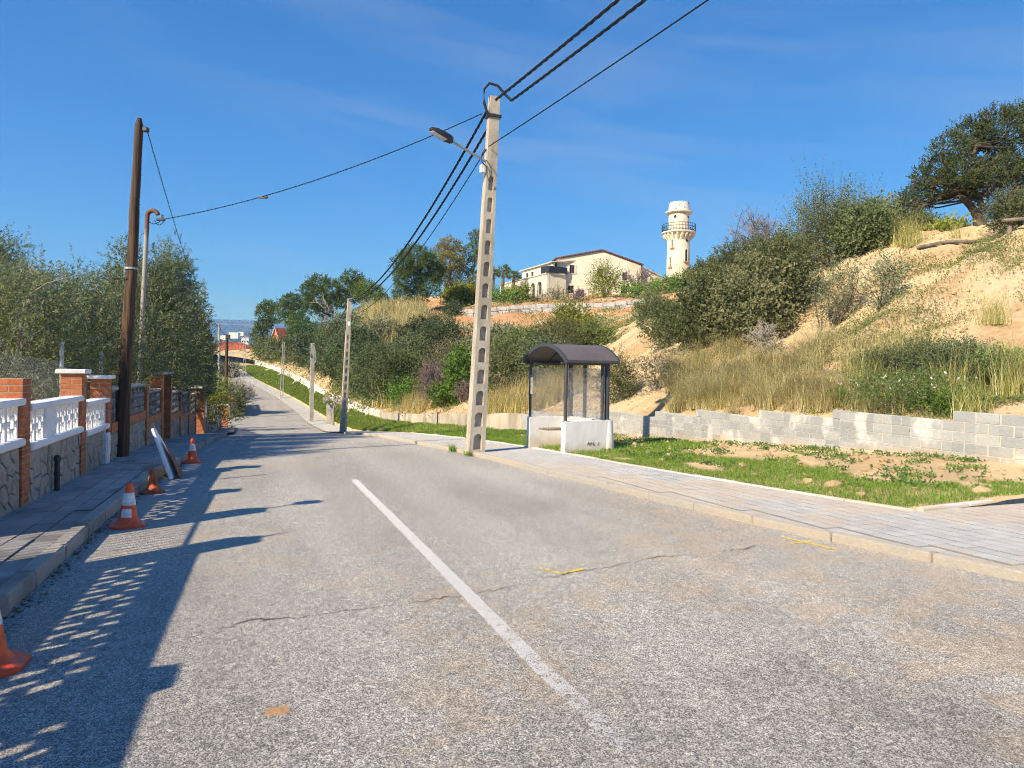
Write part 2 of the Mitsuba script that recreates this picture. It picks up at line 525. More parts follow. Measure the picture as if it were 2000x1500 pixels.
def coursed_fn(p, n, uv):
    """Brickwork too far off to pick bricks apart."""
    row = dr.floor(p.z / .085)
    s, t = ST(p)
    h = (s + t) / .26 + .5 * fmod_(row + 100, 2)
    j = dr.maximum(smoothstep(.40, .46, dr.abs(fmod_(p.z / .085 + 50, 1) - .5)), smoothstep(.455, .48, dr.abs(fmod_(h + 500, 1) - .5)))
    c = mix((.45, .14, .05), (.55, .20, .08), cell_rand(row, dr.floor(h))) * (.8 + .4 * tfbm(p.x * 9, p.y * 9, p.z * 9, 3))
    return mix(c, (.36, .28, .21), j * .55)


mat('far_brick', principled(mikit.proc(coursed_fn), .85, .25))
mat('white_paint', bumped(rough_bump(30), .003, principled(mottled((.80, .80, .79), (.62, .60, .56), 3.5, .5, .5, .75, .08, 60), .6, .4)))
mat('shelter_white', bumped(rough_bump(14, 4), .010, principled(mikit.proc(lambda p, n, uv: mix(mi.Color3f(.78, .78, .77), mi.Color3f(.50, .42, .32), smoothstep(.30, .02, p.z + .15 + .35 * (tfbm(p.x * 6, p.y * 6, p.z * 3, 3) - .5)) * .6) * (.86 + .22 * tfbm(p.x * 11, p.y * 11, p.z * 2.5, 4))), .7, .3)))
mat('field_stone', bumped(rough_bump(18, 4), .02, principled(mikit.proc(lambda p, n, uv: mix((.25, .22, .18), (.44, .385, .31), tfbm(p.x * 2.6, p.y * 2.6, p.z * 2.6, 3)) * (.65 + .7 * tfbm(p.x * 22, p.y * 22, p.z * 22, 3))), .9, .2)))
mat('rubble_mortar', principled(mottled((.145, .13, .115), (.10, .09, .08), 6), .95, .1))


def rubble_fn(p, n, uv):
    s, t = ST(p)
    d1, d2, r = voronoi(s * 3.0, p.z * 2.6)
    c = mix((.20, .175, .145), (.38, .33, .27), r) * (.7 + .6 * tfbm(p.x * 14, p.y * 14, p.z * 14, 3))
    return mix((.13, .115, .10), c, smoothstep(.02, .10, d2 - d1))


mat('rubble', principled(mikit.proc(rubble_fn), .9, .2))
mat('grey_block', principled(mottled((.22, .22, .215), (.13, .13, .125), 3, .8, .4, .65, .3, 50), .9, .2))


def cmu_fn(p, n, uv):
    s, t = ST(p)
    r = cell_rand(dr.floor(s / .4), dr.floor(p.z / .22), 2)
    c = mix((.31, .325, .33), (.44, .445, .43), r) * (.84 + .32 * tfbm(p.x * 26, p.y * 26, p.z * 26, 3))
    ef = smoothstep(.56, .74, tfbm(s * 3.2, t * 3.2, p.z * 1.5, 4) + .06 * smoothstep(.9, .2, p.z + .04 * s))
    c = mix(c, (.68, .665, .63), ef * .75)
    return mix(c, (.50, .37, .22), smoothstep(.24, .0, p.z + .05 * s - .60 + .4 * (tfbm(s * 1.6, 2, p.z * 2, 3) - .5)) * .6)


mat('cement_block', bumped(rough_bump(45), .006, principled(mikit.proc(cmu_fn), .9, .2)))
mat('pale_mortar', principled(mottled((.58, .53, .46), (.54, .43, .30), 3), .95, .1))
mat('old_render', bumped(rough_bump(8, 4), .03, principled(mikit.proc(lambda p, n, uv: mix((.52, .47, .38), (.36, .32, .26), smoothstep(.35, .65, tfbm(p.x * 1.1, p.y * 1.1, p.z * .5, 4))) * (.8 + .4 * tfbm(p.x * 12, p.y * 12, p.z * 3, 3))), .9, .2)))
mat('lime_wall', principled(mikit.proc(lambda p, n, uv: mix((.66, .64, .60), (.48, .40, .30), smoothstep(.42, .66, tfbm(p.x * .8, p.y * .8, p.z * .8, 4))) * (.85 + .3 * tfbm(p.x * 6, p.y * 6, p.z * 6, 3))), .9, .2))
mat('ashlar', bumped(rough_bump(4, 4), .08, principled(mottled((.46, .44, .42), (.34, .33, .32), .9, .8, .4, .6, .3, 6), .9, .2)))
mat('pole_concrete', bumped(rough_bump(30), .005, principled(mikit.proc(lambda p, n, uv: mix((.48, .43, .355), (.36, .32, .255), smoothstep(.38, .65, tfbm(p.x * 4, p.y * 4, p.z * .9, 4))) * (.82 + .36 * tfbm(p.x * 34, p.y * 34, p.z * 12, 3))), .9, .2)))
mat('grey_concrete', principled(mottled((.40, .385, .35), (.28, .27, .25), 1.5, .8, .4, .65, .3, 25), .9, .2))


def wood_fn(p, n, uv):
    g = tfbm(p.x * 38, p.y * 38, p.z * 1.3, 4)
    ring = tfbm(p.x * 4, p.y * 4, p.z * .35 + 3, 3)
    c = mix((.135, .078, .046), (.058, .038, .027), smoothstep(.35, .62, g))
    c = mix(c, (.055, .042, .034), smoothstep(3.2, 6.3, p.z) * .55)
    return c * (.7 + .6 * ring)


mat('pole_wood', bumped(mikit.proc(lambda p, n, uv: tfbm(p.x * 38, p.y * 38, p.z * 1.3, 4), 2e-3), .02, principled(mikit.proc(wood_fn), .8, .3)))
mat('rusty_pipe', principled(mikit.proc(lambda p, n, uv: mix((.36, .33, .29), (.15, .075, .05), smoothstep(5.35, 5.9, p.z + .8 * (tfbm(p.x * 9, p.y * 9, p.z * 4, 3) - .5)))), .7, .4))
mat('shelter_metal', principled((.060, .066, .075), .38, .5))
mat('roof_sheet', principled(mottled((.15, .122, .118), (.12, .10, .098), 2.2, .6), .5, .5))
mat('galvanised', principled((.42, .46, .47), .45, .5, .5))
mat('black_cable', principled((.012, .013, .018), .55, .4))
mat('dark_iron', principled((.035, .035, .04), .5, .5))
mat('cream_wall', principled(mikit.proc(lambda p, n, uv: mix((.77, .715, .56), (.67, .59, .43), smoothstep(.46, .70, tfbm(p.x * .35, p.y * .35, p.z * .22, 3)))), .9, .2))
mat('roof_tile', principled(mottled((.42, .13, .065), (.30, .10, .06), 1.2, .8, .4, .6, .3, 9), .85, .25))
mat('dark_tile', principled(mottled((.20, .085, .06), (.13, .07, .055), 1.2, .8, .4, .6, .3, 9), .85, .25))
mat('window_dark', principled((.035, .032, .03), .25, .5))
mat('orange_wall', principled(mottled((.58, .24, .11), (.50, .20, .10), .5), .9, .2))
mat('bark', bumped(rough_bump(20, 3), .02, principled(mottled((.15, .115, .085), (.075, .06, .048), 4, .9, .4, .6, .4, 30), .9, .2)))
mat('pine_bark', principled(mottled((.24, .16, .11), (.13, .10, .08), 2, .9, .4, .6, .4, 12), .9, .2))
mat('weathered_rail', principled(mottled((.26, .21, .16), (.16, .13, .10), 5, .9, .4, .6, .4, 40), .9, .2))
mat('cone_orange', principled(mikit.proc(lambda p, n, uv: mix((.80, .095, .022), (.55, .09, .035), smoothstep(.5, .7, tfbm(p.x * 14, p.y * 14, p.z * 9, 3)))), .42, .5))
mat('cone_orange_dull', principled(mikit.proc(lambda p, n, uv: mix((.62, .13, .04), (.30, .075, .03), smoothstep(.42, .62, tfbm(p.x * 16, p.y * 16, p.z * 9, 3)))), .6, .4))
mat('reflective_white', principled(mottled((.74, .75, .77), (.52, .50, .49), 16, .6), .4, .5))
mat('glass', {'type': 'blendbsdf', 'weight': mikit.proc(lambda p, n, uv: .22 + .40 * smoothstep(.50, .72, tfbm(p.x * 17, p.y * 17, p.z * 17, 4))),
              'a': {'type': 'thindielectric'}, 'b': {'type': 'principledthin', 'base_color': rgb(.50, .51, .52), 'roughness': .5, 'diff_trans': 1.0, 'spec_trans': 0.0}})

# ================================================================== THE SETTING
# ---- road
rs = np.concatenate([np.arange(-14, 40, .5), np.arange(40, 100, 1.0), np.arange(100, 166, 2.0)])
kl_far = PchipInterpolator([74, 80, 95, 111, 120, 137, 160, 200], [-9, -2.4, -2.6, -3.9, -5.4, -9.0, -13.0, -20])


def road_left(s):
    return np.where(s < 72, kerb_l(np.minimum(s, 75)), np.where(s < 84, -11.0, kl_far(np.clip(s, 74, 200))))


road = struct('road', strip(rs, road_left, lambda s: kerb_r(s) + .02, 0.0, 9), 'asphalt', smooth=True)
ls = np.linspace(2.6, 12.35, 40)
part(road, 'lane_line', strip(ls, lambda s: 1.62 - .058 + 0 * s + .02 * np.maximum(4 - s, 0), lambda s: 1.62 + .058 + 0 * s + .02 * np.maximum(4 - s, 0), .004), 'line_paint', label='worn white centre line on the asphalt')


def flat_stroke(pts, w, h=.005):
    """A painted stroke over road points (s, t)."""
    pts = np.asarray(pts, float)
    d = np.gradient(pts, axis=0)
    d /= np.linalg.norm(d, axis=1, keepdims=True)
    nn = np.stack([-d[:, 1], d[:, 0]], 1) * w / 2
    both = np.stack([pts - nn, pts + nn], 1)
    xy = to_xy(both[..., 0], both[..., 1])
    return grid_mesh(xy[..., 0], xy[..., 1], zr(both[..., 0]) + h)


def st_of(px, py):
    """Where the sight line of a surveyed road mark meets the road surface, as (s, t)."""
    d = 3.0
    for _ in range(40):
        p = at(px, py, d)
        s, t = to_st(p)
        d *= 1 + .8 * (p[2] - float(zr(s))) / max(EYE - p[2], .2)
    return float(s), float(t)


a, b, c = (5.95, 2.46), (5.72, 2.58), (5.80, 2.84)
part(road, 'spray_mark', flat_stroke([a, b], .05), 'yellow_spray', label='yellow survey tick sprayed in mid lane')
part(road, 'spray_mark', flat_stroke([b, c], .045, .006), 'yellow_spray')
k1, k2 = np.array([6.33, 5.52]), np.array([5.66, 5.64])
part(road, 'spray_mark', flat_stroke([k1, k2], .05), 'yellow_spray', label='yellow survey cross sprayed beside the right kerb')
part(road, 'spray_mark', flat_stroke([(6.02, 5.36), (6.04, 5.68)], .03, .006), 'yellow_spray')

# ---- right pavement, kerb and edging
ps = np.concatenate([np.arange(6.72, 40, .35), np.arange(40, 166, 1.5)])
right_walk = struct('right_pavement', strip(ps, lambda s: kerb_r(s) + .15, lambda s: back_r(s), .085, 4), 'tile', smooth=True)
qs = np.arange(-14, 6.73, .5)
qs[-1] = 6.72
part(right_walk, 'wide_slab', strip(qs, lambda s: kerb_r(s) + .15, lambda s: 13.2 + 0 * s - .0 * s, .085, 8), 'tile', smooth=True)
TILE = ply(cham_box((.193, .193, .03), .004), 'tile')
cnt = 0
for s in np.arange(2.9, 11.5, .2):
    for t in np.arange(4.9, 11, .2):
        ss, tt = round(s / .2) * .2 + .1, round(t / .2) * .2 + .1
        lim = float(back_r(max(ss + .1, 6.72))) - .12 if ss > 6.6 else 10.4
        if tt - .1 < float(kerb_r(ss)) + .17 or tt + .1 > lim:
            continue
        xy = to_xy(ss, tt)
        if abs(xy[0] / xy[1]) > .76 or cnt >= 296:
            continue
        cnt += 1
        part(right_walk, 'tile', TILE, None, m=stone_frame(ss, tt, .085 + .0015 * ((cnt * 7919) % 5 - 2) / 2))
rng = np.random.default_rng(5)
kerb = struct('right_kerb', strip(np.concatenate([np.arange(-14, 40, .5), np.arange(40, 166, 2.0)]), lambda s: kerb_r(s) + .012, lambda s: kerb_r(s) + .148, .05, 2), 'pale_mortar')


def kerb_run(parent, fn, s0, s1, length, off, w, h, m_, name='kerb_stone', ramp=None):
    s = s0
    while s < s1:
        ln = length * (.9 + .2 * rng.random())
        mid = s + ln / 2
        t0, t1 = float(fn(s)), float(fn(s + ln))
        ang = -math.atan2(t1 - t0, ln)
        drop = 0 if ramp is None else ramp(mid)
        m = stone_frame(mid, (t0 + t1) / 2 + off, h / 2 - .02 - drop + rng.normal(0, .004), ang + rng.normal(0, .006))
        part(parent, name, ply(cham_box((w, ln * math.hypot(1, (t1 - t0) / ln) - .012, h), .018), m_), None, m=m)
        s += ln


kerb_run(kerb, kerb_r, -3.0, 40, .98, .075, .15, .115, 'kerb_stone')
kerb_far = strip(np.arange(40, 166, 1.0), lambda s: kerb_r(s), lambda s: kerb_r(s) + .15, .09, 2)
part(kerb, 'far_kerb', kerb_far, 'kerb_stone', kind='stuff')
edging = struct('white_edging', strip(ps, lambda s: back_r(s) - .005, lambda s: back_r(s) + .095, .08, 2), 'white_edging')
kerb_run(edging, back_r, 6.72, 30, .98, .045, .10, .125, 'white_edging', 'edging_stone')
for t in np.arange(8.05, 10.6, .98):
    part(edging, 'edging_stone', ply(cham_box((.96, .1, .2), .015), 'white_edging'), None, m=stone_frame(6.74 + .10 * (t - 8), t + .45, .035, .10))

# ---- left pavement and kerb
ks = np.concatenate([np.arange(-14, 72.1, .5)])
left_walk = struct('left_pavement', strip(ks, lambda s: WALL_T - .4 + 0 * s, lambda s: kerb_l(s) - .13, .125, 4), 'old_tile', smooth=True)
TILE2 = ply(cham_box((.194, .392, .03), .004), 'old_tile')
for s in np.arange(6.0, 13.6, .4):
    for k in range(4):
        tt = round((-2.5 + .2 * k) / .2) * .2 + .1
        if tt + .1 < float(kerb_l(s)) - .15 and tt - .1 > WALL_T:
            part(left_walk, 'tile', TILE2, None, m=stone_frame(round(s / .4) * .4 + .2, tt, .123 + rng.normal(0, .0025), rng.normal(0, .006)))
lkerb = struct('left_kerb', strip(np.arange(-14, 72, .5), lambda s: kerb_l(s) - .14, lambda s: kerb_l(s) - .012, .08, 2), 'rubble_mortar')
kerb_run(lkerb, kerb_l, 3.0, 42, .95, -.075, .15, .165, 'old_kerb')
part(lkerb, 'far_kerb', strip(np.arange(42, 72, .5), lambda s: kerb_l(s) - .15, lambda s: kerb_l(s), .135, 2), 'old_kerb', kind='stuff')
# corner pavement round the side street's mouth
cs = np.linspace(84, 150, 50)
struct('far_left_pavement', strip(cs, lambda s: kl_far(s) - 1.6, lambda s: kl_far(s), .13, 2), 'old_tile', smooth=True)

# ---- verge between pavement and block wall
vs = np.concatenate([np.arange(6.72, 34, .25), np.arange(34, 80, .8), np.arange(80, 168, 2.0)])
vk = np.linspace(0, 1, 26)
vt = (back_r(vs) + .02)[:, None] * (1 - vk) + (wall_t(vs) + .05)[:, None] * vk
vss = np.broadcast_to(vs[:, None], vt.shape)
vz = verge_z(vss, vt) - .03 * (vk < .02)
vxy = to_xy(vss, vt)
struct('verge', grid_mesh(vxy[..., 0], vxy[..., 1], vz), 'soil', smooth=True)

# ---- hillside above the walls
hs = np.concatenate([np.arange(-36, -4, 2.0), np.arange(-4, 3, .5), np.arange(3, 31, .16), np.arange(31, 46, .32), np.arange(46, 120, .9), np.arange(120, 226, 3.0)])
hq = np.concatenate([np.arange(0, 13.9, .16), np.arange(14, 40, .8), np.arange(40, 120, 2.0), np.arange(120, 200, 8.0)])
ht = wall_t(hs)[:, None] + .05 + hq[None]
hss = np.broadcast_to(hs[:, None], ht.shape)
hxy = to_xy(hss, ht)
hz_ = hill(hxy[..., 0], hxy[..., 1])
struct('hillside', grid_mesh(hxy[..., 0], hxy[..., 1], hz_), 'hill_soil', smooth=True)

# ---- garden level on the left, the land beyond, far ridges
gs = np.concatenate([np.arange(-40, 80, 2.0), np.arange(80, 420, 8.0)])
gq = np.concatenate([np.arange(0, 12, 1.0), np.arange(12, 60, 4.0), np.arange(60, 260, 20.0)])
left_edge = np.where(gs < 72, WALL_T - .25, np.where(gs < 84, -11.2, kl_far(np.clip(gs, 74, 200)) - 1.5))
gt = left_edge[:, None] - gq[None]
gss = np.broadcast_to(gs[:, None], gt.shape)
gxy = to_xy(gss, gt)
gz = zr(gss) + .08 - .05 * np.clip(gq - 6, 0, 60)[None] * np.clip(1.4 - gss / 90, 0, 1)
struct('garden_ground', grid_mesh(gxy[..., 0], gxy[..., 1], gz), 'soil', smooth=True)
pr = np.array([0, 60, 150, 300, 500, 800, 1500, 3000, 6000, 12000.0])
pa = np.linspace(0, 2 * math.pi, 61)
struct('plain', grid_mesh(pr[:, None] * np.sin(pa), pr[:, None] * np.cos(pa), -7.5 + 0 * pr[:, None] * pa), 'plain_ground', smooth=True)
fr = np.concatenate([[420, 600, 800], np.linspace(1000, 8600, 60)])
fa = np.radians(np.linspace(-62, 40, 150))
FR, FA = np.meshgrid(fr, fa, indexing='ij')
fx, fy = FR * np.sin(FA), FR * np.cos(FA)
fz = np.interp(FR, [420, 800, 1500, 2600, 4200, 5600, 7200, 8600], [-8, 6, 22, 62, 165, 290, 452, 300])
fn_ = meshkit.fbm(np.stack([fx / 900, fy / 900, fx * 0], -1), 5, 4) - .5
fz = fz + fn_ * np.interp(FR, [420, 1500, 4000, 6500, 7200, 8600], [6, 40, 110, 70, 16, 20])
struct('far_hills', grid_mesh(fx, fy, fz), 'far_hill_wood', smooth=True)

# ================================================================== WALLS ON THE LEFT
SC = rough = None


def wall_box(parent, name, s0, s1, t0, t1, z0, z1, m_, cham=.008, **lab):
    """A box between stations s0..s1, offsets t0..t1, heights z0..z1 (world heights)."""
    xy = to_xy((s0 + s1) / 2, (t0 + t1) / 2)
    return part(parent, name, ply(cham_box((t1 - t0, s1 - s0, z1 - z0), cham), m_), None, m=M(tr(xy[0], xy[1], (z0 + z1) / 2), WST), **lab)


BRICK_L = ply(cham_box((.152, .315, .074), .006), 'brick')
BRICK_T = ply(cham_box((.315, .152, .074), .006), 'brick')


def brick_pillar(parent, s0, z0, z1, cap, t1=WALL_T + .03, bricks=True, size=.33):
    t0 = t1 - size
    name = numbered(parent + '__pillar')
    core = .012 if bricks else 0
    xy = to_xy(s0 + size / 2, (t0 + t1) / 2)
    put(name, ply(cham_box((size - 2 * core, size - 2 * core, z1 - z0 - .004), .004), 'mortar' if bricks else 'far_brick'), M(tr(xy[0], xy[1], (z0 + z1) / 2), WST))
    if bricks:
        z, k = z1 - .0435, 0
        while z > z0:
            for j in (-1, 1):
                off = (j * .0815, 0) if k % 2 else (0, j * .0815)
                p = to_xy(s0 + size / 2 + off[1], (t0 + t1) / 2 + off[0])
                put(numbered(name + '__brick'), BRICK_L if k % 2 else BRICK_T, M(tr(p[0], p[1], z), WST, rz(rng.normal(0, .004))))
            z -= .087
            k += 1
    if cap:
        put(numbered(name + '__cap'), ply(cham_box((size + .10, size + .10, .075), .012), 'white_paint'), M(tr(xy[0], xy[1], z1 + .037), WST))
    return name


def lattice_block(w, h, d):
    """One screen block: side bars and a hollow oblong ring held by short stems; local x across (depth), y along, z up."""
    b = MB()
    e = .042
    for y in (-1, 1):
        b.box((0, y * (w / 2 - e / 2), 0), (d, e - .002, h), cham=.004)
    rw, rh, rt = w * .42, h * .46, .028
    for y in (-1, 1):
        b.box((0, y * (rw / 2 - rt / 2), 0), (d, rt, rh), cham=.004)
        b.box((0, y * (rw / 2 + (w / 2 - e - rw / 2) / 2), 0), (d - .01, w / 2 - e - rw / 2 + .004, .05))
        b.box((0, y * rw * .28, h / 4 + rh / 4), (d - .01, .03, h / 2 - rh / 2 + .002))
        b.box((0, y * rw * .28, -h / 4 - rh / 4), (d - .01, .03, h / 2 - rh / 2 + .002))
    for z in (-1, 1):
        b.box((0, 0, z * (rh / 2 - rt / 2)), (d - .004, rw - 2 * rt + .002, rt))
    return b.mesh()


def stones(parent, s0, s1, z0, z1, seed, t=WALL_T, name='stone', n=None, zlow=None):
    """Irregular facing stones with recessed joints, each a piece of its own."""
    g = np.random.default_rng(seed)
    W, H = s1 - s0, z1 - z0
    n = n or int(W * H / .055)
    pts = np.column_stack([g.uniform(0, W, n), g.uniform(0, H, n)])
    for _ in range(2):
        allp = np.vstack([pts, pts * [-1, 1], [2 * W, 0] + pts * [-1, 1], pts * [1, -1], [0, 2 * H] + pts * [1, -1]])
        v = Voronoi(allp)
        cells = [Polygon(v.vertices[v.regions[v.point_region[i]]]) for i in range(n)]
        pts = np.array([[c.centroid.x, c.centroid.y] for c in cells]) * .55 + pts * .45
    for c in cells:
        c = c.intersection(sbox(0, 0, W, H)).buffer(-.008).simplify(.003)
        if c.is_empty or c.geom_type != 'Polygon' or c.area < .004:
            continue
        ring = np.array(c.exterior.coords)[:-1]
        mid = ring.mean(0)
        inner = mid + (ring - mid) * .86
        d = .014 + .016 * g.random()
        pt = np.vstack([np.column_stack([np.zeros(len(ring)) - .03, ring]), np.column_stack([np.full(len(ring), d * .55), ring]), np.column_stack([d + g.normal(0, .005, len(ring)), inner])])
        xy = to_xy(s0, t)
        part(parent, name, ply(hull(pt), 'field_stone', 24), None, m=M(tr(xy[0], xy[1], z0), WST))


garden_wall = thing('garden_wall', 'low garden wall with white screen-block panels, red brick pillars and rough stone base beside the left pavement', 'wall')
SIDE = float(0)


def walk_z(s):
    return float(zr(s)) + .125


# white wall: pillars A (out of frame), B, C, D with three screen panels; gate further back
W_PILLARS = [(-.6, 1.68, False, False), (3.0, 1.50, False, False), (6.25, 1.78, False, False), (8.0, 1.80, False, False), (10.10, 1.53, False, True), (13.22, 1.56, True, True), (15.42, 1.44, True, True)]
for s0, z1, cap, br in W_PILLARS:
    brick_pillar(garden_wall, s0, walk_z(s0) - .15, z1, cap, bricks=br)
PANELS = [(-.25, 3.0, 1.42, .82, 8, False), (3.35, 6.25, 1.38, .78, 7, False), (8.35, 10.10, 1.285, .70, 4, False), (10.43, 13.22, 1.20, .60, 6, True), (13.55, 15.42, 1.08, .49, 5, True)]
for i, (s0, s1, top, bot, nb, own) in enumerate(PANELS):
    wall_box(garden_wall, 'top_rail', s0 + .003, s1 + .06, WALL_T - .22, WALL_T + .045, top - .085, top, 'white_paint', .014)
    wall_box(garden_wall, 'bottom_rail', s0 + .003, s1 + .05, WALL_T - .22, WALL_T + .05, bot, bot + .10, 'white_paint', .02)
    h = top - .085 - (bot + .10)
    solid = .42 if i == 3 else 0
    w = (s1 - s0 - solid) / nb
    blk = ply(lattice_block(w, h - .002, .07), 'white_paint')
    for k in range(nb):
        ss = s0 + w * (k + .5) + (solid if k >= 2 else 0)
        xy = to_xy(ss, WALL_T - .06)
        part(garden_wall, 'screen_block', blk, None, m=M(tr(xy[0], xy[1], (top - .085 + bot + .10) / 2), WST))
    if solid:
        wall_box(garden_wall, 'solid_panel', s0 + 2 * w + .003, s0 + 2 * w + solid - .003, WALL_T - .14, WALL_T + .01, bot + .101, top - .086, 'white_paint', .006)
    zb = min(walk_z(s0), walk_z(s1)) - .12
    wall_box(garden_wall, 'stone_base', s0 + .002, s1 - .002, WALL_T - .2, WALL_T - .02, zb, bot - .002, 'rubble_mortar', 0)
    if own or i == 2:
        stones(garden_wall, max(s0, 8.6) + .01, s1 - .01, walk_z((s0 + s1) / 2) - .05, bot - .01, 40 + i, WALL_T - .02)
# gate between the second and third pillar pairs (behind the camera's edge; its shadow lies on the road)
gate = thing('garden_gate', 'barred metal gate between the lamp pillars of the garden wall, just out of frame', 'gate')
for k in range(9):
    wall_box(gate, 'bar', 6.70 + .135 * k, 6.716 + .135 * k, WALL_T - .175, WALL_T - .159, .12, 1.38, 'dark_iron', 0)
for z_ in (.10, 1.38):
    wall_box(gate, 'rail', 6.62, 7.97, WALL_T - .18, WALL_T - .155, z_, z_ + .03, 'dark_iron', 0)
lamp = thing('pillar_lamp', 'square lantern on a thin stem on a gate pillar, just out of frame', 'lamp')
xy = to_xy(8.165, WALL_T - .135)
part(lamp, 'stem', tube([[xy[0], xy[1], 1.8], [xy[0], xy[1], 2.2]], .022, 6), 'dark_iron')
part(lamp, 'lantern', ply(cham_box((.22, .22, .15), .02), 'dark_iron'), None, m=M(tr(xy[0], xy[1], 2.28), WST))
spike = thing('pillar_finial', 'thin pointed metal finial on a gate pillar of the garden wall, just out of frame', 'finial')
xy = to_xy(6.415, WALL_T - .135)
part(spike, 'rod', tube([[xy[0], xy[1], 1.78], [xy[0], xy[1], 1.92], [xy[0], xy[1], 2.15]], [.03, .025, .006], 6), 'dark_iron')

# meter box and drain pipe on the wall
meter = thing('meter_cabinet', 'narrow pale meter cabinet set into the stone base beside the wooden pole', 'cabinet')
wall_box(meter, 'body', 15.0, 15.36, WALL_T - .05, WALL_T + .075, walk_z(15.2), .42, 'reflective_white', .008)
wall_box(meter, 'door', 15.04, 15.32, WALL_T + .078, WALL_T + .088, .02, .38, 'reflective_white', .004)
pipe = thing('vent_pipe', 'black upright vent pipe against the stone base between two brick pillars', 'pipe')
xy = to_xy(11.5, WALL_T + .075)
part(pipe, 'tube', tube([[xy[0], xy[1], walk_z(11.5) - .02], [xy[0], xy[1], .34]], .034, 12), 'dark_iron', smooth=40)
part(pipe, 'cap', tube([[xy[0], xy[1], .34], [xy[0], xy[1], .365], [xy[0], xy[1], .41], [xy[0], xy[1], .43]], [.046, .046, .042, .022], 12), 'dark_iron', smooth=40)
part(pipe, 'collar', tube([[xy[0], xy[1], .15], [xy[0], xy[1], .19]], .041, 12), 'dark_iron', smooth=40)

# neighbour's wall: grey screen panels between brick piers, stepping down the street
nwall = thing('neighbour_wall', 'stepped boundary wall with grey screen panels and slim brick piers beyond the wooden pole', 'wall')
NP = [(15.85, 20.5, 1.26, .55, True), (20.9, 23.75, 1.04, .33, True), (26.45, 29.5, .82, .04, False), (29.85, 33.1, .66, -.2, False), (33.45, 36.8, .44, -.45, False)]
for i, (s0, s1, top, bot, own) in enumerate(NP):
    wall_box(nwall, 'coping', s0, s1, WALL_T - .2, WALL_T + .02, top - .06, top, 'grey_concrete', .01)
    zb = walk_z(s1) - .2
    wall_box(nwall, 'brick_band', s0, s1, WALL_T - .18, WALL_T + .015, bot - .2, bot, 'far_brick', .004)
    wall_box(nwall, 'stone_base', s0, s1, WALL_T - .2, WALL_T - .02, zb, bot - .2, 'rubble_mortar' if own else 'rubble', 0)
    if own:
        stones(nwall, s0 + .01, s1 - .01, walk_z(s1) - .02, bot - .21, 60 + i, WALL_T - .02)
    h = top - .06 - bot
    nb = max(3, int(round((s1 - s0) / .5)))
    w = (s1 - s0) / nb
    rowh = h / 3
    b = MB()
    for y in (-1, 1):
        b.box((0, y * (w / 2 - .022), 0), (.09, .044, rowh))
    for z in (-1, 1):
        b.box((0, 0, z * (rowh / 2 - .022)), (.088, w - .088, .044))
    b.box((0, 0, 0), (.07, .035, rowh - .088))
    for y in (-1, 1):
        b.box((0, y * w * .22, 0), (.07, .03, rowh - .088), )
    blk = ply(b.mesh(), 'grey_block')
    for r in range(3):
        for k in range(nb):
            xy = to_xy(s0 + w * (k + .5), WALL_T - .08)
            part(nwall, 'screen_block', blk, None, m=M(tr(xy[0], xy[1], bot + rowh * (r + .5)), WST))
for s0, z1, size in [(20.53, 1.15, .34), (23.78, 1.44, .36), (26.05, 1.43, .36), (29.5, .86, .33), (33.1, .70, .33), (36.82, .5, .34)]:
    name = brick_pillar(nwall, s0, walk_z(s0) - .3, z1, False, bricks=False, size=size)
wall_box(nwall, 'lintel', 23.75, 26.45, WALL_T - .4, WALL_T + .06, 1.44, 1.52, 'grey_concrete', .01)
door = wall_box(nwall, 'door', 24.15, 26.04, WALL_T - .25, WALL_T - .2, walk_z(25) - .1, 1.40, 'dark_iron', 0, label='dark doorway between two tall brick piers')
gatep = thing('gate_pier', 'tall sunlit orange brick pier with pale coping beyond the stepped wall', 'pier')
wall_box(gatep, 'brickwork', 39.6, 40.1, -3.6, -2.46, walk_z(40) - .2, .66, 'far_brick', .01)
wall_box(gatep, 'coping', 37.0, 40.2, -3.7, -2.40, .66, .74, 'white_edging', .01)
wall_box(gatep, 'sloping_trim', 39.55, 39.6, -3.2, -2.5, -.6, -.5, 'dark_iron', 0)

# slatted fence beyond
sf = thing('slatted_fence', 'blue-white slatted fence panels on a grey stone base beyond the orange brick pier', 'fence')
for k in range(6):
    s0 = 41.0 + 4.4 * k
    top = -.12 - .30 * k * 1.4
    gate_ = k == 3
    wall_box(sf, 'stone_base', s0 + .4, s0 + 4.39, WALL_T - .2, WALL_T, walk_z(s0 + 4.4) - .2, top - 1.1, 'rubble', 0)
    wall_box(sf, 'post', s0, s0 + .4, WALL_T - .25, WALL_T + .02, walk_z(s0 + .4) - .2, top + .12, 'grey_block', .01)
    b = MB()
    for j in range(12):
        b.box((0, -1.85 + j * .335, 0), (.04, .20, 1.05))
    b.box((-.03, 0, .35), (.03, 3.98, .06))
    b.box((-.03, 0, -.35), (.03, 3.98, .06))
    xy = to_xy(s0 + 2.4, WALL_T - .08)
    part(sf, 'slat_panel', ply(b.mesh(), 'dark_iron' if gate_ else 'galvanised'), None, m=M(tr(xy[0], xy[1], top - .56), WST), kind='stuff')
fp = thing('corner_pier', 'brick pier with pale cap at the far end of the slatted fence', 'pier')
wall_box(fp, 'brickwork', 68.2, 68.9, -3.1, -2.3, walk_z(68) - .4, -1.75, 'far_brick', .01)
wall_box(fp, 'cap', 68.1, 69.0, -3.2, -2.2, -1.75, -1.62, 'white_edging', .02)

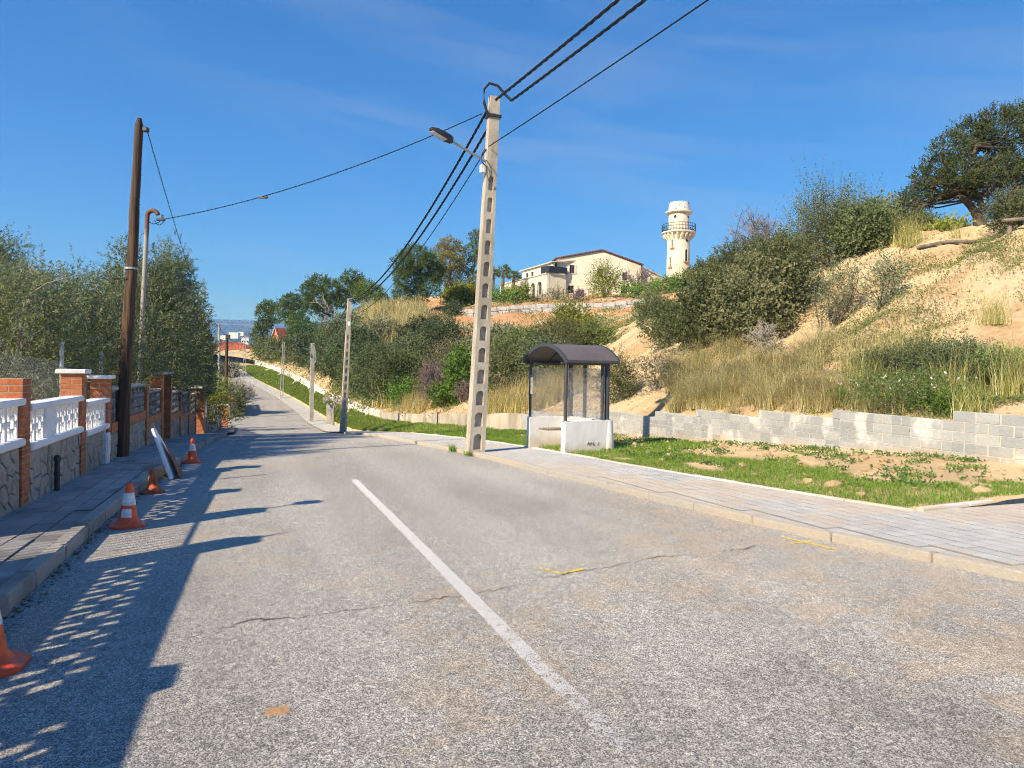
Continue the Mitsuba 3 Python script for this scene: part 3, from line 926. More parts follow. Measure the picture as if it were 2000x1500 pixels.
# curved low wall on the far corner of the side street
cw = thing('corner_wall', 'curved low rubble garden wall with broken orange bricks on top at the far street corner', 'wall')
cp = [at(446, 800, 80), at(455, 800, 81.5), at(463, 797, 84), at(467, 793, 88), at(467, 785, 95)]
cpx = np.array([p[:2] for p in cp])
tt = np.linspace(0, 1, 15)
cc = np.column_stack([np.interp(tt, np.linspace(0, 1, 5), cpx[:, i]) for i in (0, 1)])
b = MB()
for i in range(14):
    d = cc[i + 1] - cc[i]
    m_ = (cc[i] + cc[i + 1]) / 2
    s_, _ = to_st(m_)
    z0 = float(zr(s_)) - .2
    b.box((m_[0], m_[1], z0 + .95), (np.linalg.norm(d) + .1, .4, 1.9), math.atan2(d[1], d[0]))
part(cw, 'rubble', b.mesh(), 'rubble')
for i in range(12):
    k = i / 12 * 13
    m_ = cc[int(k)] + (cc[int(k) + 1] - cc[int(k)]) * (k % 1)
    s_, _ = to_st(m_)
    part(cw, 'brick', ply(cham_box((.35 + .2 * rng.random(), .3, .3 + .5 * rng.random()), .03), 'orange_wall'), None, m=M(tr(m_[0], m_[1], float(zr(s_)) + 1.85), rz(rng.random() * 3)))

# ================================================================== BLOCK WALL ON THE RIGHT
bw = thing('block_wall', 'stepped low retaining wall of grey cement blocks along the foot of the bare bank', 'wall')
BH = .20
RISE = .028                       # the courses climb a little away from the camera; the top course ends in steps


def line_z(s, j):
    """Top of the j-th course line counted down from the right-hand end."""
    return 1.045 - BH * j + RISE * (s - 9.93)


STEP_AT = [7.5, 9.93, 12.36, 14.7, 17.05, 19.2, 21.5, 24.0, 26.4]
BLOCK = ply(cham_box((.2, .394, BH - .010), .006), 'cement_block')
backing = MB()
count = 0
RUN = np.arange(3.53, 27.1, .405)
for si, s in enumerate(RUN):
    first = sum(1 for a in STEP_AT if s + .2 > a + .1) - 1
    ta, tb = float(wall_t(s)), float(wall_t(s + .405))
    foot = float(wall_foot(s + .2))
    ang = -math.atan2(tb - ta, .405)
    for j in range(max(first, -1), 14):
        if line_z(s, j) < foot + .02:
            break
        ss = s + (.2 if j % 2 else 0)
        ta2, tb2 = float(wall_t(ss)), float(wall_t(ss + .405))
        mid = to_xy(ss + .2, (ta2 + tb2) / 2)
        if s + .2 > 5.5:
            part(bw, 'block', BLOCK, None, m=M(tr(mid[0], mid[1], line_z(ss + .2, j) - BH / 2), WST, rz(ang), rx(math.atan(RISE)), tr(rng.normal(0, .002), 0, 0)))
            count += 1
    top = line_z(s + .2, max(first, -1)) - .010
    mid = to_xy(s + .2, (ta + tb) / 2 + .004)
    backing.box((0, 0, 0), (.186, .42, top - foot + .3), m=M(tr(mid[0], mid[1], (top + foot - .3) / 2), WST, rz(ang), np.array([[1, 0, 0, 0], [0, 1, 0, 0], [0, RISE, 1, 0], [0, 0, 0, 1.0]])))
part(bw, 'mortar', backing.mesh(), 'pale_mortar')


def run_wall(parent, name, s0, s1, n, thick, m_, top=wall_top, wob=.05, drop=.5):
    s = np.linspace(s0, s1, n)
    t = wall_t(s)
    zt = top(s) + (meshkit.fbm(np.stack([s * .7, s * 0, s * 0 + 2], -1), 3, 6) - .5) * wob
    zb = wall_foot(s) - drop
    a, b_ = to_xy(s, t - thick / 2), to_xy(s, t + thick / 2)
    v = np.stack([np.column_stack([a, zb]), np.column_stack([a, zt]), np.column_stack([b_, zt]), np.column_stack([b_, zb])], 1).reshape(-1, 3)
    f = []
    for i in range(n - 1):
        for k in range(4):
            k2 = (k + 1) % 4
            f.append([i * 4 + k, i * 4 + k2, (i + 1) * 4 + k2, (i + 1) * 4 + k])
    f += [[0, 3, 2, 1], [4 * n - 4, 4 * n - 3, 4 * n - 2, 4 * n - 1]]
    return part(parent, name, (v, np.array(f)), m_)


ow = thing('old_wall', 'long old low wall of worn pale render with small upright joints, left of the tall concrete pole', 'wall')
for a, b_ in ((27.25, 33.9), (34.0, 38.6), (38.75, 44.9), (45.0, 52.0)):
    run_wall(ow, 'section', a, b_, 14, .25, 'old_render', wob=.16)
part(ow, 'post', tube([[*to_xy(38.67, float(wall_t(38.67)) - .1), float(wall_foot(38.67))], [*to_xy(38.67, float(wall_t(38.67)) - .1), float(wall_top(38.67)) + .1]], .06, 6), 'dark_iron')
lw_ = thing('lime_wall', 'whitewashed retaining wall climbing away along the green verge to the far bend', 'wall')
for a, b_ in ((52.1, 66), (66.05, 87.9), (88, 104), (104.1, 130), (130.1, 158)):
    run_wall(lw_, 'section', a, b_, 16, .3, 'lime_wall', wob=.12)

# ================================================================== BUS SHELTER
SH = np.array([1.25, 16.40])
sa = math.radians(30)
SHM = M(tr(SH[0], SH[1], -.155), rz(sa))     # local x: away from the street, y: along the street (away), z up
shelter = thing('bus_shelter', 'small bus shelter with barrel roof, dark posts, scratched glass and white concrete base', 'bus shelter')


def sh_part(name, mesh, m_, smooth=False, **lab):
    return part(shelter, name, mesh, m_, smooth, m=SHM, **lab)


def battered(x0, x1, y0, y1, h, flare=.035):
    g = np.array([[x0, y0], [x1, y0], [x1, y1], [x0, y1]])
    c = g.mean(0)
    lo = g + np.sign(g - c) * flare
    return m3.Manifold.hull_points(np.vstack([np.column_stack([lo, np.zeros(4) - .1]), np.column_stack([g, np.full(4, h)])]).tolist())


DY, DX, H0 = 1.66, 1.22, .70
near = battered(0, DX, -.02, .14, H0, .012)
farp = battered(0, DX, DY - .10, DY + .04, H0, .012)
sh_part('base_panel', (lambda b: b.man(near).mesh())(MB()), 'shelter_white')
sh_part('base_panel', (lambda b: b.man(farp).mesh())(MB()), 'shelter_white')
# rounded back: two battered corner drums and the wall between them
corner = lambda y: m3.Manifold.cylinder(H0 + .1, .21, .155, 28).translate([DX + .08, y, -.1])
sh_part('base_back', (lambda b: b.man(m3.Manifold.batch_hull([corner(.13), corner(DY - .13)])).mesh())(MB()), 'shelter_white', 40)
POSTS = [(.05, .06, .042), (.05, DY - .02, .036), (DX - .10, .06, .042), (DX - .08, DY - .03, .042), (DX + .07, .10, .062), (DX + .05, DY - .05, .062), (DX + .06, DY * .60, .05), (.16, DY - .05, .03)]
for x, y, r in POSTS[:7]:
    sh_part('post', tube([[x, y, H0 - .02], [x, y, 2.14]], r, 14), 'shelter_metal', 40)
R_H, R_Z = .40, 2.12
yy0, yy1 = -.11, DY + .10
half = (yy1 - yy0) / 2
rad = (half ** 2 + R_H ** 2) / (2 * R_H)
ang0 = math.asin(half / rad)
th = np.linspace(-ang0, ang0, 25)
arc = np.column_stack([(yy0 + yy1) / 2 + rad * np.sin(th), R_Z + R_H - rad + rad * np.cos(th)])


def arch(x0, x1, inner, outer):
    """Part of the barrel between two radii offsets."""
    cy, cz = (yy0 + yy1) / 2, R_Z + R_H - rad
    o = np.column_stack([cy + (rad + outer) * np.sin(th), cz + (rad + outer) * np.cos(th)])
    i = np.column_stack([cy + (rad + inner) * np.sin(th), cz + (rad + inner) * np.cos(th)])
    n = len(th)
    v = np.vstack([np.column_stack([np.full(n, x), q]) for x in (x0, x1) for q in (o, i)])
    f = []
    for k in range(n - 1):
        f += [[k, k + 1, 2 * n + k + 1, 2 * n + k], [n + k, 3 * n + k, 3 * n + k + 1, n + k + 1], [k, n + k, n + k + 1, k + 1], [2 * n + k, 2 * n + k + 1, 3 * n + k + 1, 3 * n + k]]
    f += [[0, 2 * n, 3 * n, n], [n - 1, 2 * n - 1, 4 * n - 1, 3 * n - 1]]
    return v, np.array(f)


X0, X1 = -.07, DX + .26
sh_part('roof', arch(X0 + .02, X1 - .02, -.012, .012), 'roof_sheet', 30)
sh_part('roof_arch', arch(X0 - .02, X0 + .035, -.05, .03), 'shelter_metal', 30)
sh_part('roof_arch', arch(X1 - .035, X1 + .02, -.05, .03), 'shelter_metal', 30)
sh_part('roof_arch', arch((X0 + X1) / 2 - .02, (X0 + X1) / 2 + .02, -.05, -.013), 'shelter_metal', 30)
for y in (yy0, yy1):
    b = MB()
    b.box(((X0 + X1) / 2, y, R_Z - .02), (X1 - X0 + .04, .07, .075), cham=.015)
    sh_part('gutter', b.mesh(), 'shelter_metal')
for y in (.05, DY - .03):
    b = MB()
    b.box((DX / 2, y, R_Z - .06), (DX + .2, .05, .06), cham=.01)
    sh_part('beam', b.mesh(), 'shelter_metal')
b = MB()
b.box((DX + .06, DY / 2, R_Z - .06), (.06, DY, .06), cham=.01)
sh_part('beam', b.mesh(), 'shelter_metal')


def sheet(p0, p1, z0, z1):
    return np.array([[*p0, z0], [*p1, z0], [*p1, z1], [*p0, z1]]), np.array([[0, 1, 2, 3]])


sh_part('glass_pane', sheet((.10, .06), (DX - .15, .06), H0 + .02, 1.95), 'glass')
sh_part('glass_pane', sheet((.10, DY - .02), (DX - .13, DY - .03), H0 + .02, 1.95), 'glass')
sh_part('glass_pane', sheet((DX + .06, .18), (DX + .06, DY * .57), H0 + .02, 1.95), 'glass')
sh_part('glass_pane', sheet((DX + .06, DY * .63), (DX + .06, DY - .12), H0 + .02, 1.95), 'glass')
b = MB()
b.box((.36, DY * .62, .44), (.62, .42, .04), cham=.008)
bench = sh_part('bench', b.mesh(), 'weathered_rail')
b = MB()
b.box((.05, DY - .02 - .045, 1.50), (.060, .012, .42), cham=0)
sh_part('notice', b.mesh(), 'reflective_white', label='narrow white notice on the street post')
b = MB()
b.box((.05, DY - .02 - .046, 1.745), (.064, .014, .06), cham=0)
mat('notice_blue', principled((.05, .12, .42), .5, .4))
sh_part('notice_head', b.mesh(), 'notice_blue')

b = MB()
for k, (x0_, z0_, x1_, z1_) in enumerate([(.62, .13, .66, .20), (.66, .20, .69, .12), (.72, .12, .72, .20), (.72, .165, .77, .165), (.80, .12, .80, .20), (.80, .13, .85, .12), (.93, .12, .96, .18)]):
    b.tube([[x0_, -.036, z0_], [x1_, -.036, z1_]], .007, 4)
sh_part('scribble', b.mesh(), 'dark_iron', label='small black scribble near the foot of the base panel')
b = MB()
for x, y, r in POSTS[:7]:
    b.tube([[x, y, H0 - .005], [x, y, H0 + .012]], r + .035, 10)
sh_part('post_foot', b.mesh(), 'galvanised')

# ================================================================== POLES
def lattice_pole(h, b0, b1, d0, d1, pockets, holes=True):
    """Tapered concrete pole with arched pockets on its two broad faces; local x broad, y deep, z up."""
    body = m3.Manifold.hull_points([[sx * b0 / 2, sy * d0 / 2, -.15] for sx in (-1, 1) for sy in (-1, 1)] + [[sx * b1 / 2, sy * d1 / 2, h] for sx in (-1, 1) for sy in (-1, 1)])
    cut = []
    for z0, z1, w in pockets:
        th_ = np.linspace(0, math.pi, 9)
        pts = [(-w / 2, z0), (w / 2, z0)] + [(w / 2 * math.cos(a), z1 - w / 2 + w / 2 * math.sin(a)) for a in th_]
        zm = (z0 + z1) / 2
        dd = d0 + (d1 - d0) * zm / h
        # extruded along local z, then stood up: it fills y from -depth to 0
        ex = m3.CrossSection([pts]).extrude(dd).rotate([90, 0, 0])
        cut += [ex.translate([0, -dd * .10, 0]), ex.translate([0, dd * 1.10, 0])]
    if holes:
        for z in np.arange(h - 1.95, h - .2, .17):
            cut.append(m3.Manifold.cylinder(1, .012, .012, 8).rotate([90, 0, 0]).translate([0, .5, z]))
    return body - m3.Manifold.batch_boolean(cut, m3.OpType.Add) if cut else body


def shear_to(dx, dy, h):
    k = np.eye(4)
    k[0, 2], k[1, 2] = dx / h, dy / h
    return k


pole1 = thing('lattice_pole', 'tall pale concrete lattice pole with arched recesses and street lamp at the kerb', 'utility pole')
P1 = np.array([-.84, 16.6])
z1b = float(zr(15.9)) + .12
PH = 8.35
pk = [(.06 + .505 * k if k else .03, .50 + .505 * k - .10, .215 - .0072 * k) for k in range(13)]
P1M = M(tr(P1[0], P1[1], z1b), shear_to(.33, .05, PH), rz(math.radians(24)))
part(pole1, 'shaft', (lambda b: b.man(lattice_pole(PH, .40, .235, .27, .17, pk)).mesh())(MB()), 'pole_concrete', m=P1M)


def on1(z, off=(0, 0)):
    """A point of the tall pole's axis at world height z, plus an offset."""
    k = (z - z1b) / PH
    return np.array([P1[0] + .33 * k + off[0], P1[1] + .05 * k + off[1], z])


def lamp_arm(parent, root, tip, head_len, rad=.03):
    root, tip = np.array(root), np.array(tip)
    d = tip - root
    d /= np.linalg.norm(d)
    part(parent, 'lamp_arm', tube(np.array([root, root + (tip - root) * .55, tip]), rad, 8), 'galvanised', smooth=40)
    side = np.cross(d, [0, 0, 1.0])
    side /= np.linalg.norm(side)
    up = np.cross(side, d)
    e = tip + d * .02
    w = [(0, .05, .05), (.10, .06, .055), (.2, .115, .05), (.45, .135, .045), (.8, .125, .035), (1.0, .07, .02)]
    pts = []
    for k, a, b_ in w:
        c = e + d * head_len * k
        pts += [c + side * a + up * .01, c - side * a + up * .01, c + side * a * .8 + up * b_ * 1.6, c - side * a * .8 + up * b_ * 1.6, c + side * a * .9 - up * b_, c - side * a * .9 - up * b_]
    part(parent, 'lamp_head', hull(pts), 'dark_iron', smooth=30)
    c = e + d * head_len * .62 - up * .047
    v = np.array([c + d * .2 + side * .08, c + d * .2 - side * .08, c - d * .2 - side * .08, c - d * .2 + side * .08])
    part(parent, 'lamp_lens', hull(np.vstack([v, v - up * .012])), 'reflective_white')


r0 = on1(6.62, (-.10, -.05))
tp = at(884, 277, 15.95)
lamp_arm(pole1, r0, tp, .60)
b = MB()
b.box((0, 0, 0), (.13, .10, .20), cham=.015)
part(pole1, 'junction_box', b.mesh(), 'reflective_white', m=M(tr(*on1(6.42, (-.17, -.16))), rz(.4)))
th = np.linspace(0, 1, 16)


def loop(p0, p1, sag, side=(0, 0, 0), n=16):
    k = np.linspace(0, 1, n)[:, None]
    p = np.array(p0) * (1 - k) + np.array(p1) * k
    w = 4 * k * (1 - k)
    return p + w * np.array([0, 0, -sag]) + w * np.array(side)


part(pole1, 'wiring', (lambda b: b.tube(loop(on1(6.9, (-.14, -.15)), on1(6.45, (-.05, -.2)), .0, (-.12, -.06, -.05)), .011, 5).tube(loop(on1(6.5, (-.1, -.2)), on1(6.2, (.05, -.2)), .22, (.0, -.03, 0)), .008, 5)
     .tube(loop(on1(6.62, (-.1, -.18)), on1(6.05, (-.02, -.19)), .0, (.10, -.03, 0)), .010, 5).mesh())(MB()), 'black_cable')
b = MB()
b.box((0, 0, 0), (.33, .26, .06))
part(pole1, 'clamp_band', b.mesh(), 'dark_iron', m=M(tr(*on1(7.70)), rz(math.radians(24))))
part(pole1, 'cable_bow', tube(np.array([on1(7.66, (-.1, -.14)), on1(7.95, (-.22, -.2)), on1(8.28, (-.24, -.2)), on1(8.42, (-.12, -.2)), on1(8.36, (.08, -.2)), on1(8.13, (.28, -.22)), on1(7.98, (.42, -.3))]), .032, 8), 'black_cable', smooth=40)

far_poles = [
    ('lattice_pole', 'second concrete lattice pole down the street with lamp arm and pollarded tree beside it', (670, 843, 43.4), (683, 583), 8.2),
    ('plain_pole', 'plain square concrete pole with small lamp arm, third along the right pavement', (608, 822, 76.0), (611, 670), 8.4),
    ('slim_pole', 'slim pale double-legged concrete pole on the far right pavement before the bend', (550, 777, 106.0), (554, 668), 8.4),
    ('slim_pole', 'last slim concrete pole on the far right pavement, standing against blue hills', (477, 740, 128.0), (478, 649), 8.4)]
pole_tops = []
for i, (nm, lab, (px, py, dist), (qx, qy), h) in enumerate(far_poles):
    key = thing(nm, lab, 'utility pole')
    p0, p1 = at(px, py, dist), at(qx, qy, dist)
    s_, _ = to_st(p0)
    z0 = float(zr(s_)) + .1
    h = p1[2] - z0
    if i == 0:
        mesh = (lambda b: b.man(lattice_pole(h, .40, .235, .27, .17, [(.06 + .505 * k if k else .03, .50 + .505 * k - .10, .215 - .0072 * k) for k in range(12)], False)).mesh())(MB())
        mm = 'pole_concrete'
    elif i == 1:
        mesh, mm = (lambda b: b.man(lattice_pole(h, .42, .36, .34, .28, [], False)).mesh())(MB()), 'grey_concrete'
    else:
        b = MB()
        for sx in (-1, 1):
            b.add(*hull([[sx * .19 + a * .055, c_ * .10, -.15] for a in (-1, 1) for c_ in (-1, 1)] + [[sx * .10 + a * .05, c_ * .08, h] for a in (-1, 1) for c_ in (-1, 1)]))
        for z in np.arange(.4, h, .8):
            b.box((0, 0, z), (.32 - .15 * z / h, .1, .12))
        mesh, mm = b.mesh(), 'grey_concrete'
    part(key, 'shaft', mesh, mm, m=M(tr(p0[0], p0[1], z0), shear_to(p1[0] - p0[0], 0, h), rz(math.radians(24))))
    pole_tops.append(np.array([p1[0], p1[1], p1[2] - .15]))
    if i == 0:
        lamp_arm(key, at(677, 628, 43.4), at(646, 617, 42.6), .6, .035)
        b = MB()
        b.box((0, 0, 0), (.16, .14, .24))
        part(key, 'junction_box', b.mesh(), 'reflective_white', m=tr(*at(682, 632, 43.1)))
    if i == 1:
        lamp_arm(key, at(609, 684, 76), at(590, 679, 75), .9, .05)
        part(key, 'conduit', tube([at(613, 672, 75.6), at(617, 690, 75.6), at(617, 705, 75.6), at(613, 712, 75.6)], .04, 5), 'grey_concrete')
    if i == 2:
        lamp_arm(key, at(552, 688, 106), at(536, 683, 105), .9, .05)


def wood_pole(label, base, top, r0, r1, dist):
    key = thing('wooden_pole', label, 'utility pole')
    p0, p1 = at(*base, dist), at(*top, dist)
    s_, _ = to_st(p0)
    p0[2] = float(zr(s_)) + .05
    k = np.linspace(0, 1, 26)[:, None]
    g = np.random.default_rng(int(dist))
    pts = p0 * (1 - k) + p1 * k + np.column_stack([np.cumsum(g.normal(0, .006, 26)), np.cumsum(g.normal(0, .006, 26)), np.zeros(26)]) * (1 - k) * k * 3
    r = r0 + (r1 - r0) * k[:, 0] + g.normal(0, .0035, 26)
    r[-1] *= .55
    pts[-1] = p1
    pts[-2] = p1 - [0, 0, .16]
    part(key, 'shaft', tube(pts, r, 14), 'pole_wood', smooth=50)
    return key, p0, p1


wp1, wb, wt_ = wood_pole('tall dark timber utility pole standing against the wall on the left pavement', (237, 900), (272, 231), .138, .078, 14.75)
b = MB()
b.box((0, 0, 0), (.10, .12, .09), cham=.01)
part(wp1, 'insulator', b.mesh(), 'dark_iron', m=tr(*(wt_ + [.15, -.02, -.24])))
part(wp1, 'iron_strap', tube([wb + (wt_ - wb) * .56 + [0, 0, -.02], wb + (wt_ - wb) * .56 + [0, 0, .02]], .131, 12), 'galvanised')
part(wp1, 'staple', tube([wb + (wt_ - wb) * .53 + [-.02, -.13, 0], wb + (wt_ - wb) * .53 + [-.33, -.13, .015]], .013, 5), 'dark_iron')
wp2, wb2, wt2 = wood_pole('thin brown timber pole at the far end of the slatted fence', (441, 840), (443, 653), .17, .12, 64.0)
b = MB()
b.box((0, 0, 0), (.3, .2, .35), cham=.03)
part(wp2, 'insulator', b.mesh(), 'dark_iron', m=tr(*(wt2 + [.15, 0, -.2])))
cpole = thing('round_pole', 'thin pale round concrete pole behind the slatted fence, left of the thin timber pole', 'utility pole')
c0, c1 = at(428, 812, 78), at(428, 632, 78)
part(cpole, 'shaft', tube([[c0[0], c0[1], -4.2], c1], [.17, .12], 10), 'grey_concrete', smooth=50)
hook = thing('hooked_pipe', 'rusty steel pipe with a swan-neck top carrying a cable, behind the timber pole', 'pipe')
hp0, hpd = at(276, 505, 21), 21
hx, hy = at(287, 430, 21)[:2]
ztop = at(290, 422, 21)[2]
kk = np.linspace(0, math.pi * .93, 14)
neck = [[hx + .02 + .16 * (1 - math.cos(a)), hy - .02, ztop + .16 * math.sin(a)] for a in kk]
part(hook, 'pipe', tube(np.array([[hx - .22, hy, -.6], [hx - .14, hy, 2.0], *neck]), .065, 12), 'rusty_pipe', smooth=50)
e = np.array(neck[-1])
part(hook, 'cable_clamp', (lambda b: b.box((0, 0, 0), (.26, .07, .07), cham=.01).box((.05, 0, .08), (.05, .05, .14)).mesh())(MB()), 'dark_iron', m=M(tr(*(e + [.08, 0, -.14]))))
part(hook, 'wiring', (lambda b: b.tube(loop(e + [-.3, 0, -.16], e + [.1, 0, -.14], .12), .012, 5).tube(loop(e + [-.1, 0, -.16], e + [.2, 0, -.12], .16), .012, 5).mesh())(MB()), 'black_cable')

# ================================================================== CABLES
def sag_line(a, b_, sag, n=48):
    k = np.linspace(0, 1, n)[:, None]
    return np.array(a) * (1 - k) + np.array(b_) * k - np.array([0, 0, 1]) * 4 * sag * k * (1 - k)


def cable(label, pts, r, name='cable', twisted=False):
    key = thing(name, label, 'cable')
    if not twisted:
        put(key, ply(tube(pts, r, 6), 'black_cable', 60))
        return key
    pts = np.asarray(pts)
    ln = np.concatenate([[0], np.cumsum(np.linalg.norm(np.diff(pts, axis=0), axis=1))])
    u_ = np.arange(0, ln[-1], .10)
    p = np.column_stack([np.interp(u_, ln, pts[:, i]) for i in range(3)])
    d = np.gradient(p, axis=0)
    d /= np.linalg.norm(d, axis=1, keepdims=True)
    a_ = np.cross(d, [0, 0, 1.0])
    a_ /= np.linalg.norm(a_, axis=1, keepdims=True)
    c_ = np.cross(a_, d)
    b = MB()
    for k in range(3):
        ph = u_ * 2 * math.pi / .75 + k * 2 * math.pi / 3
        b.tube(p + r * .62 * (np.cos(ph)[:, None] * a_ + np.sin(ph)[:, None] * c_), r * .56, 5)
    put(key, ply(b.mesh(), 'black_cable', 60))
    return key


PREV = np.array([12.6, -10.6, 8.9])        # the next pole up the street, behind the photographer
tA, tB = on1(8.02, (.02, -.16)), on1(7.95, (.16, -.10))
cable('upper thick twisted black cable running from top right to the tall lattice pole', sag_line(PREV + [-.35, 0, .15], tA, .42), .030, 'overhead_cable', True)
cable('lower thick twisted black cable running from top right to the tall lattice pole', sag_line(PREV + [.25, 0, .05], on1(7.98, (.42, -.3)), .42), .029, 'overhead_cable', True)
cable('left thick black cable falling from the tall lattice pole to the second pole', sag_line(on1(7.78, (-.16, -.1)), pole_tops[0] + [-.05, 0, .05], 1.0), .030, 'overhead_cable', True)
cable('right thick black cable falling from the tall lattice pole to the second pole', sag_line(on1(7.45, (-.10, .02)), pole_tops[0] + [.05, 0, -.02], 1.0), .029, 'overhead_cable', True)
cable('single thin cable meeting the tall lattice pole below the lamp bracket from upper right', sag_line(PREV + [.1, 0, -1.2], on1(6.95, (-.06, -.16)), .30), .012, 'thin_cable')
cable('thin cable falling from the lamp bracket of the tall lattice pole toward the second pole', sag_line(on1(6.9, (-.12, -.1)), pole_tops[0] + [0, 0, -.9], .9), .014, 'thin_cable')
ca = on1(7.74, (-.26, -.1))
pl = sag_line(ca, e + [.20, 0, -.12], .30)
cable('long thin cable crossing the street from the lattice pole to the hooked pipe', pl, .012, 'street_cable')
sp = thing('cable_spacer', 'small pale wooden spacer hanging on the cable over the street', 'spacer')
m_ = pl[30]
part(sp, 'body', (lambda b: b.box((0, 0, 0), (.26, .05, .05), cham=.01).box((.12, 0, .03), (.05, .04, .06)).mesh())(MB()), 'weathered_rail', m=M(tr(m_[0], m_[1], m_[2] - .03), rz(.3)))
cable('thin wire sloping steeply from the timber pole top down behind the olive trees', sag_line(wt_ + [.18, -.02, -.26], [c1[0], c1[1], c1[2] - .2], 1.5), .010, 'thin_cable')
cable('slack cable hanging between the pale round pole and the last slim pole', sag_line([c1[0], c1[1], c1[2] - .4], pole_tops[3] + [0, 0, -.2], 1.4), .03, 'slack_cable')
cable('slack cable hanging between the two slim concrete poles before the bend', sag_line(pole_tops[3], pole_tops[2], .9), .03, 'slack_cable')
cable('slack cable running from the plain square pole to the nearer slim pole', sag_line(pole_tops[2] + [0, 0, -.6], pole_tops[1] + [0, 0, -.3], .8), .028, 'slack_cable')
cable('slack cable between the second lattice pole and the plain square pole', sag_line(pole_tops[1], pole_tops[0], .9), .028, 'slack_cable')

# ================================================================== CONES AND ROADWORKS SIGN
def cone(label, s, t, h, r, base, m1, tilt=0.0, rot=0.0, sleeve=True, sticker=False):
    key = thing('traffic_cone', label, 'traffic cone')
    xy = to_xy(s, t)
    m = M(tr(xy[0], xy[1], float(zr(s)) + .004), rz(rot), ry(tilt))
    k = 28
    bs = base / 2
    rb = [(bs * .80, bs), (bs, bs * .80)]
    oct_ = [(x * sx, y * sy) for sx, sy in ((1, 1),) for x, y in ((bs, bs * .45), (bs * .45, bs))]
    oct_ = [(bs, bs * .5), (bs * .5, bs), (-bs * .5, bs), (-bs, bs * .5), (-bs, -bs * .5), (-bs * .5, -bs), (bs * .5, -bs), (bs, -bs * .5)]
    pts = [[x, y, z] for x, y in oct_ for z in (0, .022)] + [[x * .74, y * .74, .045] for x, y in oct_]
    part(key, 'foot', hull(pts), m1, m=m)
    def rr(z):
        return r + (.030 - r) * z / h
    part(key, 'body', lathe([(r + .03, .04), (r + .008, .06), (rr(.10), .10), (rr(h * .3), h * .3), (rr(h * .6), h * .6), (rr(h * .97), h * .97), (.024, h), (.020, h - .02), (.016, h * .8)], k), m1, smooth=35, m=m)
    if sleeve:
        z0, z1 = h * .50, h * .78
        part(key, 'sleeve', lathe([(rr(z0) + .001, z0), (rr(z0) + .003, z0), (rr(z1) + .003, z1), (rr(z1) + .001, z1)], k), 'reflective_white', smooth=35, m=m)
    if sticker:
        z0, z1 = h * .235, h * .42
        a0 = math.radians(-75) - rot
        v = np.array([[(rr(z) + .004) * math.cos(a), (rr(z) + .004) * math.sin(a), z] for z in (z0, z1) for a in np.linspace(a0 - .62, a0 + .62, 9)])
        f = np.array([[i, i + 1, i + 10, i + 9] for i in range(8)])
        part(key, 'sticker', (v, f), 'reflective_white', m=m, label='white paper label on the cone')
    return key


cone('near orange cone with grey-white band and paper label on the left gutter', 9.12, -1.36, .50, .115, .36, 'cone_orange', .03, .45, True, True)
cone('dull battered orange cone between the folded sign and the labelled cone', 11.75, -1.42, .36, .10, .30, 'cone_orange_dull', -.03, .2, False)
cone('farthest orange cone with clean white band, behind the folded sign', 16.1, -1.22, .50, .115, .36, 'cone_orange', 0, .1)
cone('orange cone cut by the left edge of the frame, nearest the photographer', 4.9, -1.455, .51, .12, .40, 'cone_orange', 0, .3)
sign = thing('roadworks_sign', 'folded triangular roadworks sign on a thin prop, seen edge-on by the kerb', 'sign')
s0, t0 = 13.75, -1.35
xy = to_xy(s0, t0)
SM = M(tr(xy[0], xy[1], float(zr(s0)) + .01), rz(math.radians(-8)))
tri = Polygon([(-.46, 0), (.46, 0), (.06, .86), (-.06, .86)]).buffer(.03)
pl_ = extrude(tri, .04)
mat('sign_brown', principled(mottled((.30, .11, .055), (.17, .075, .045), 7, .9), .7, .3))
mat('sign_white', principled(mottled((.78, .80, .82), (.62, .64, .66), 9, .5), .5, .4))
lean = rx(math.radians(66))
A_ = M(SM, tr(.05, -.05, .03), rz(math.radians(115)), lean)
part(sign, 'face', pl_, 'sign_white', m=A_, label='white sign face seen almost edge-on')
B_ = M(SM, tr(.14, .05, .02), rz(math.radians(121)), lean, tr(0, 0, -.02))
part(sign, 'back_plate', extrude(Polygon([(-.40, -.02), (.40, -.02), (.06, .66), (-.06, .66)]), .012), 'sign_brown', m=B_, label='rusty brown back plate')
part(sign, 'prop', tube([[-.30, -.02, .80], [-.36, -.02, .0]], .011, 6), 'galvanised', m=SM)

# ================================================================== BUILDINGS ON THE HILL
def gable_frame(p_left, p_right):
    """Frame with x from p_left to p_right (ground points), y away, z up."""
    d = p_right[:2] - p_left[:2]
    return M(tr(p_left[0], p_left[1], 0), rz(math.atan2(d[1], d[0]))), float(np.linalg.norm(d))


def wall_with_holes(poly, holes, thick):
    """A wall in the x-z plane (outer face y = 0), with openings cut through."""
    p = Polygon(poly)
    for h in holes:
        p = p.difference(h)
    t = extrude(p, thick)
    v = np.array(t.vertices)
    return np.column_stack([v[:, 0], thick - v[:, 2], v[:, 1]]), np.array(t.faces)


def arch_poly(x0, x1, z0, z1):
    r = (x1 - x0) / 2
    a = np.linspace(0, math.pi, 13)
    return Polygon([(x0, z0), (x1, z0)] + [((x0 + x1) / 2 + r * math.cos(k), z1 - r + r * math.sin(k)) for k in a])


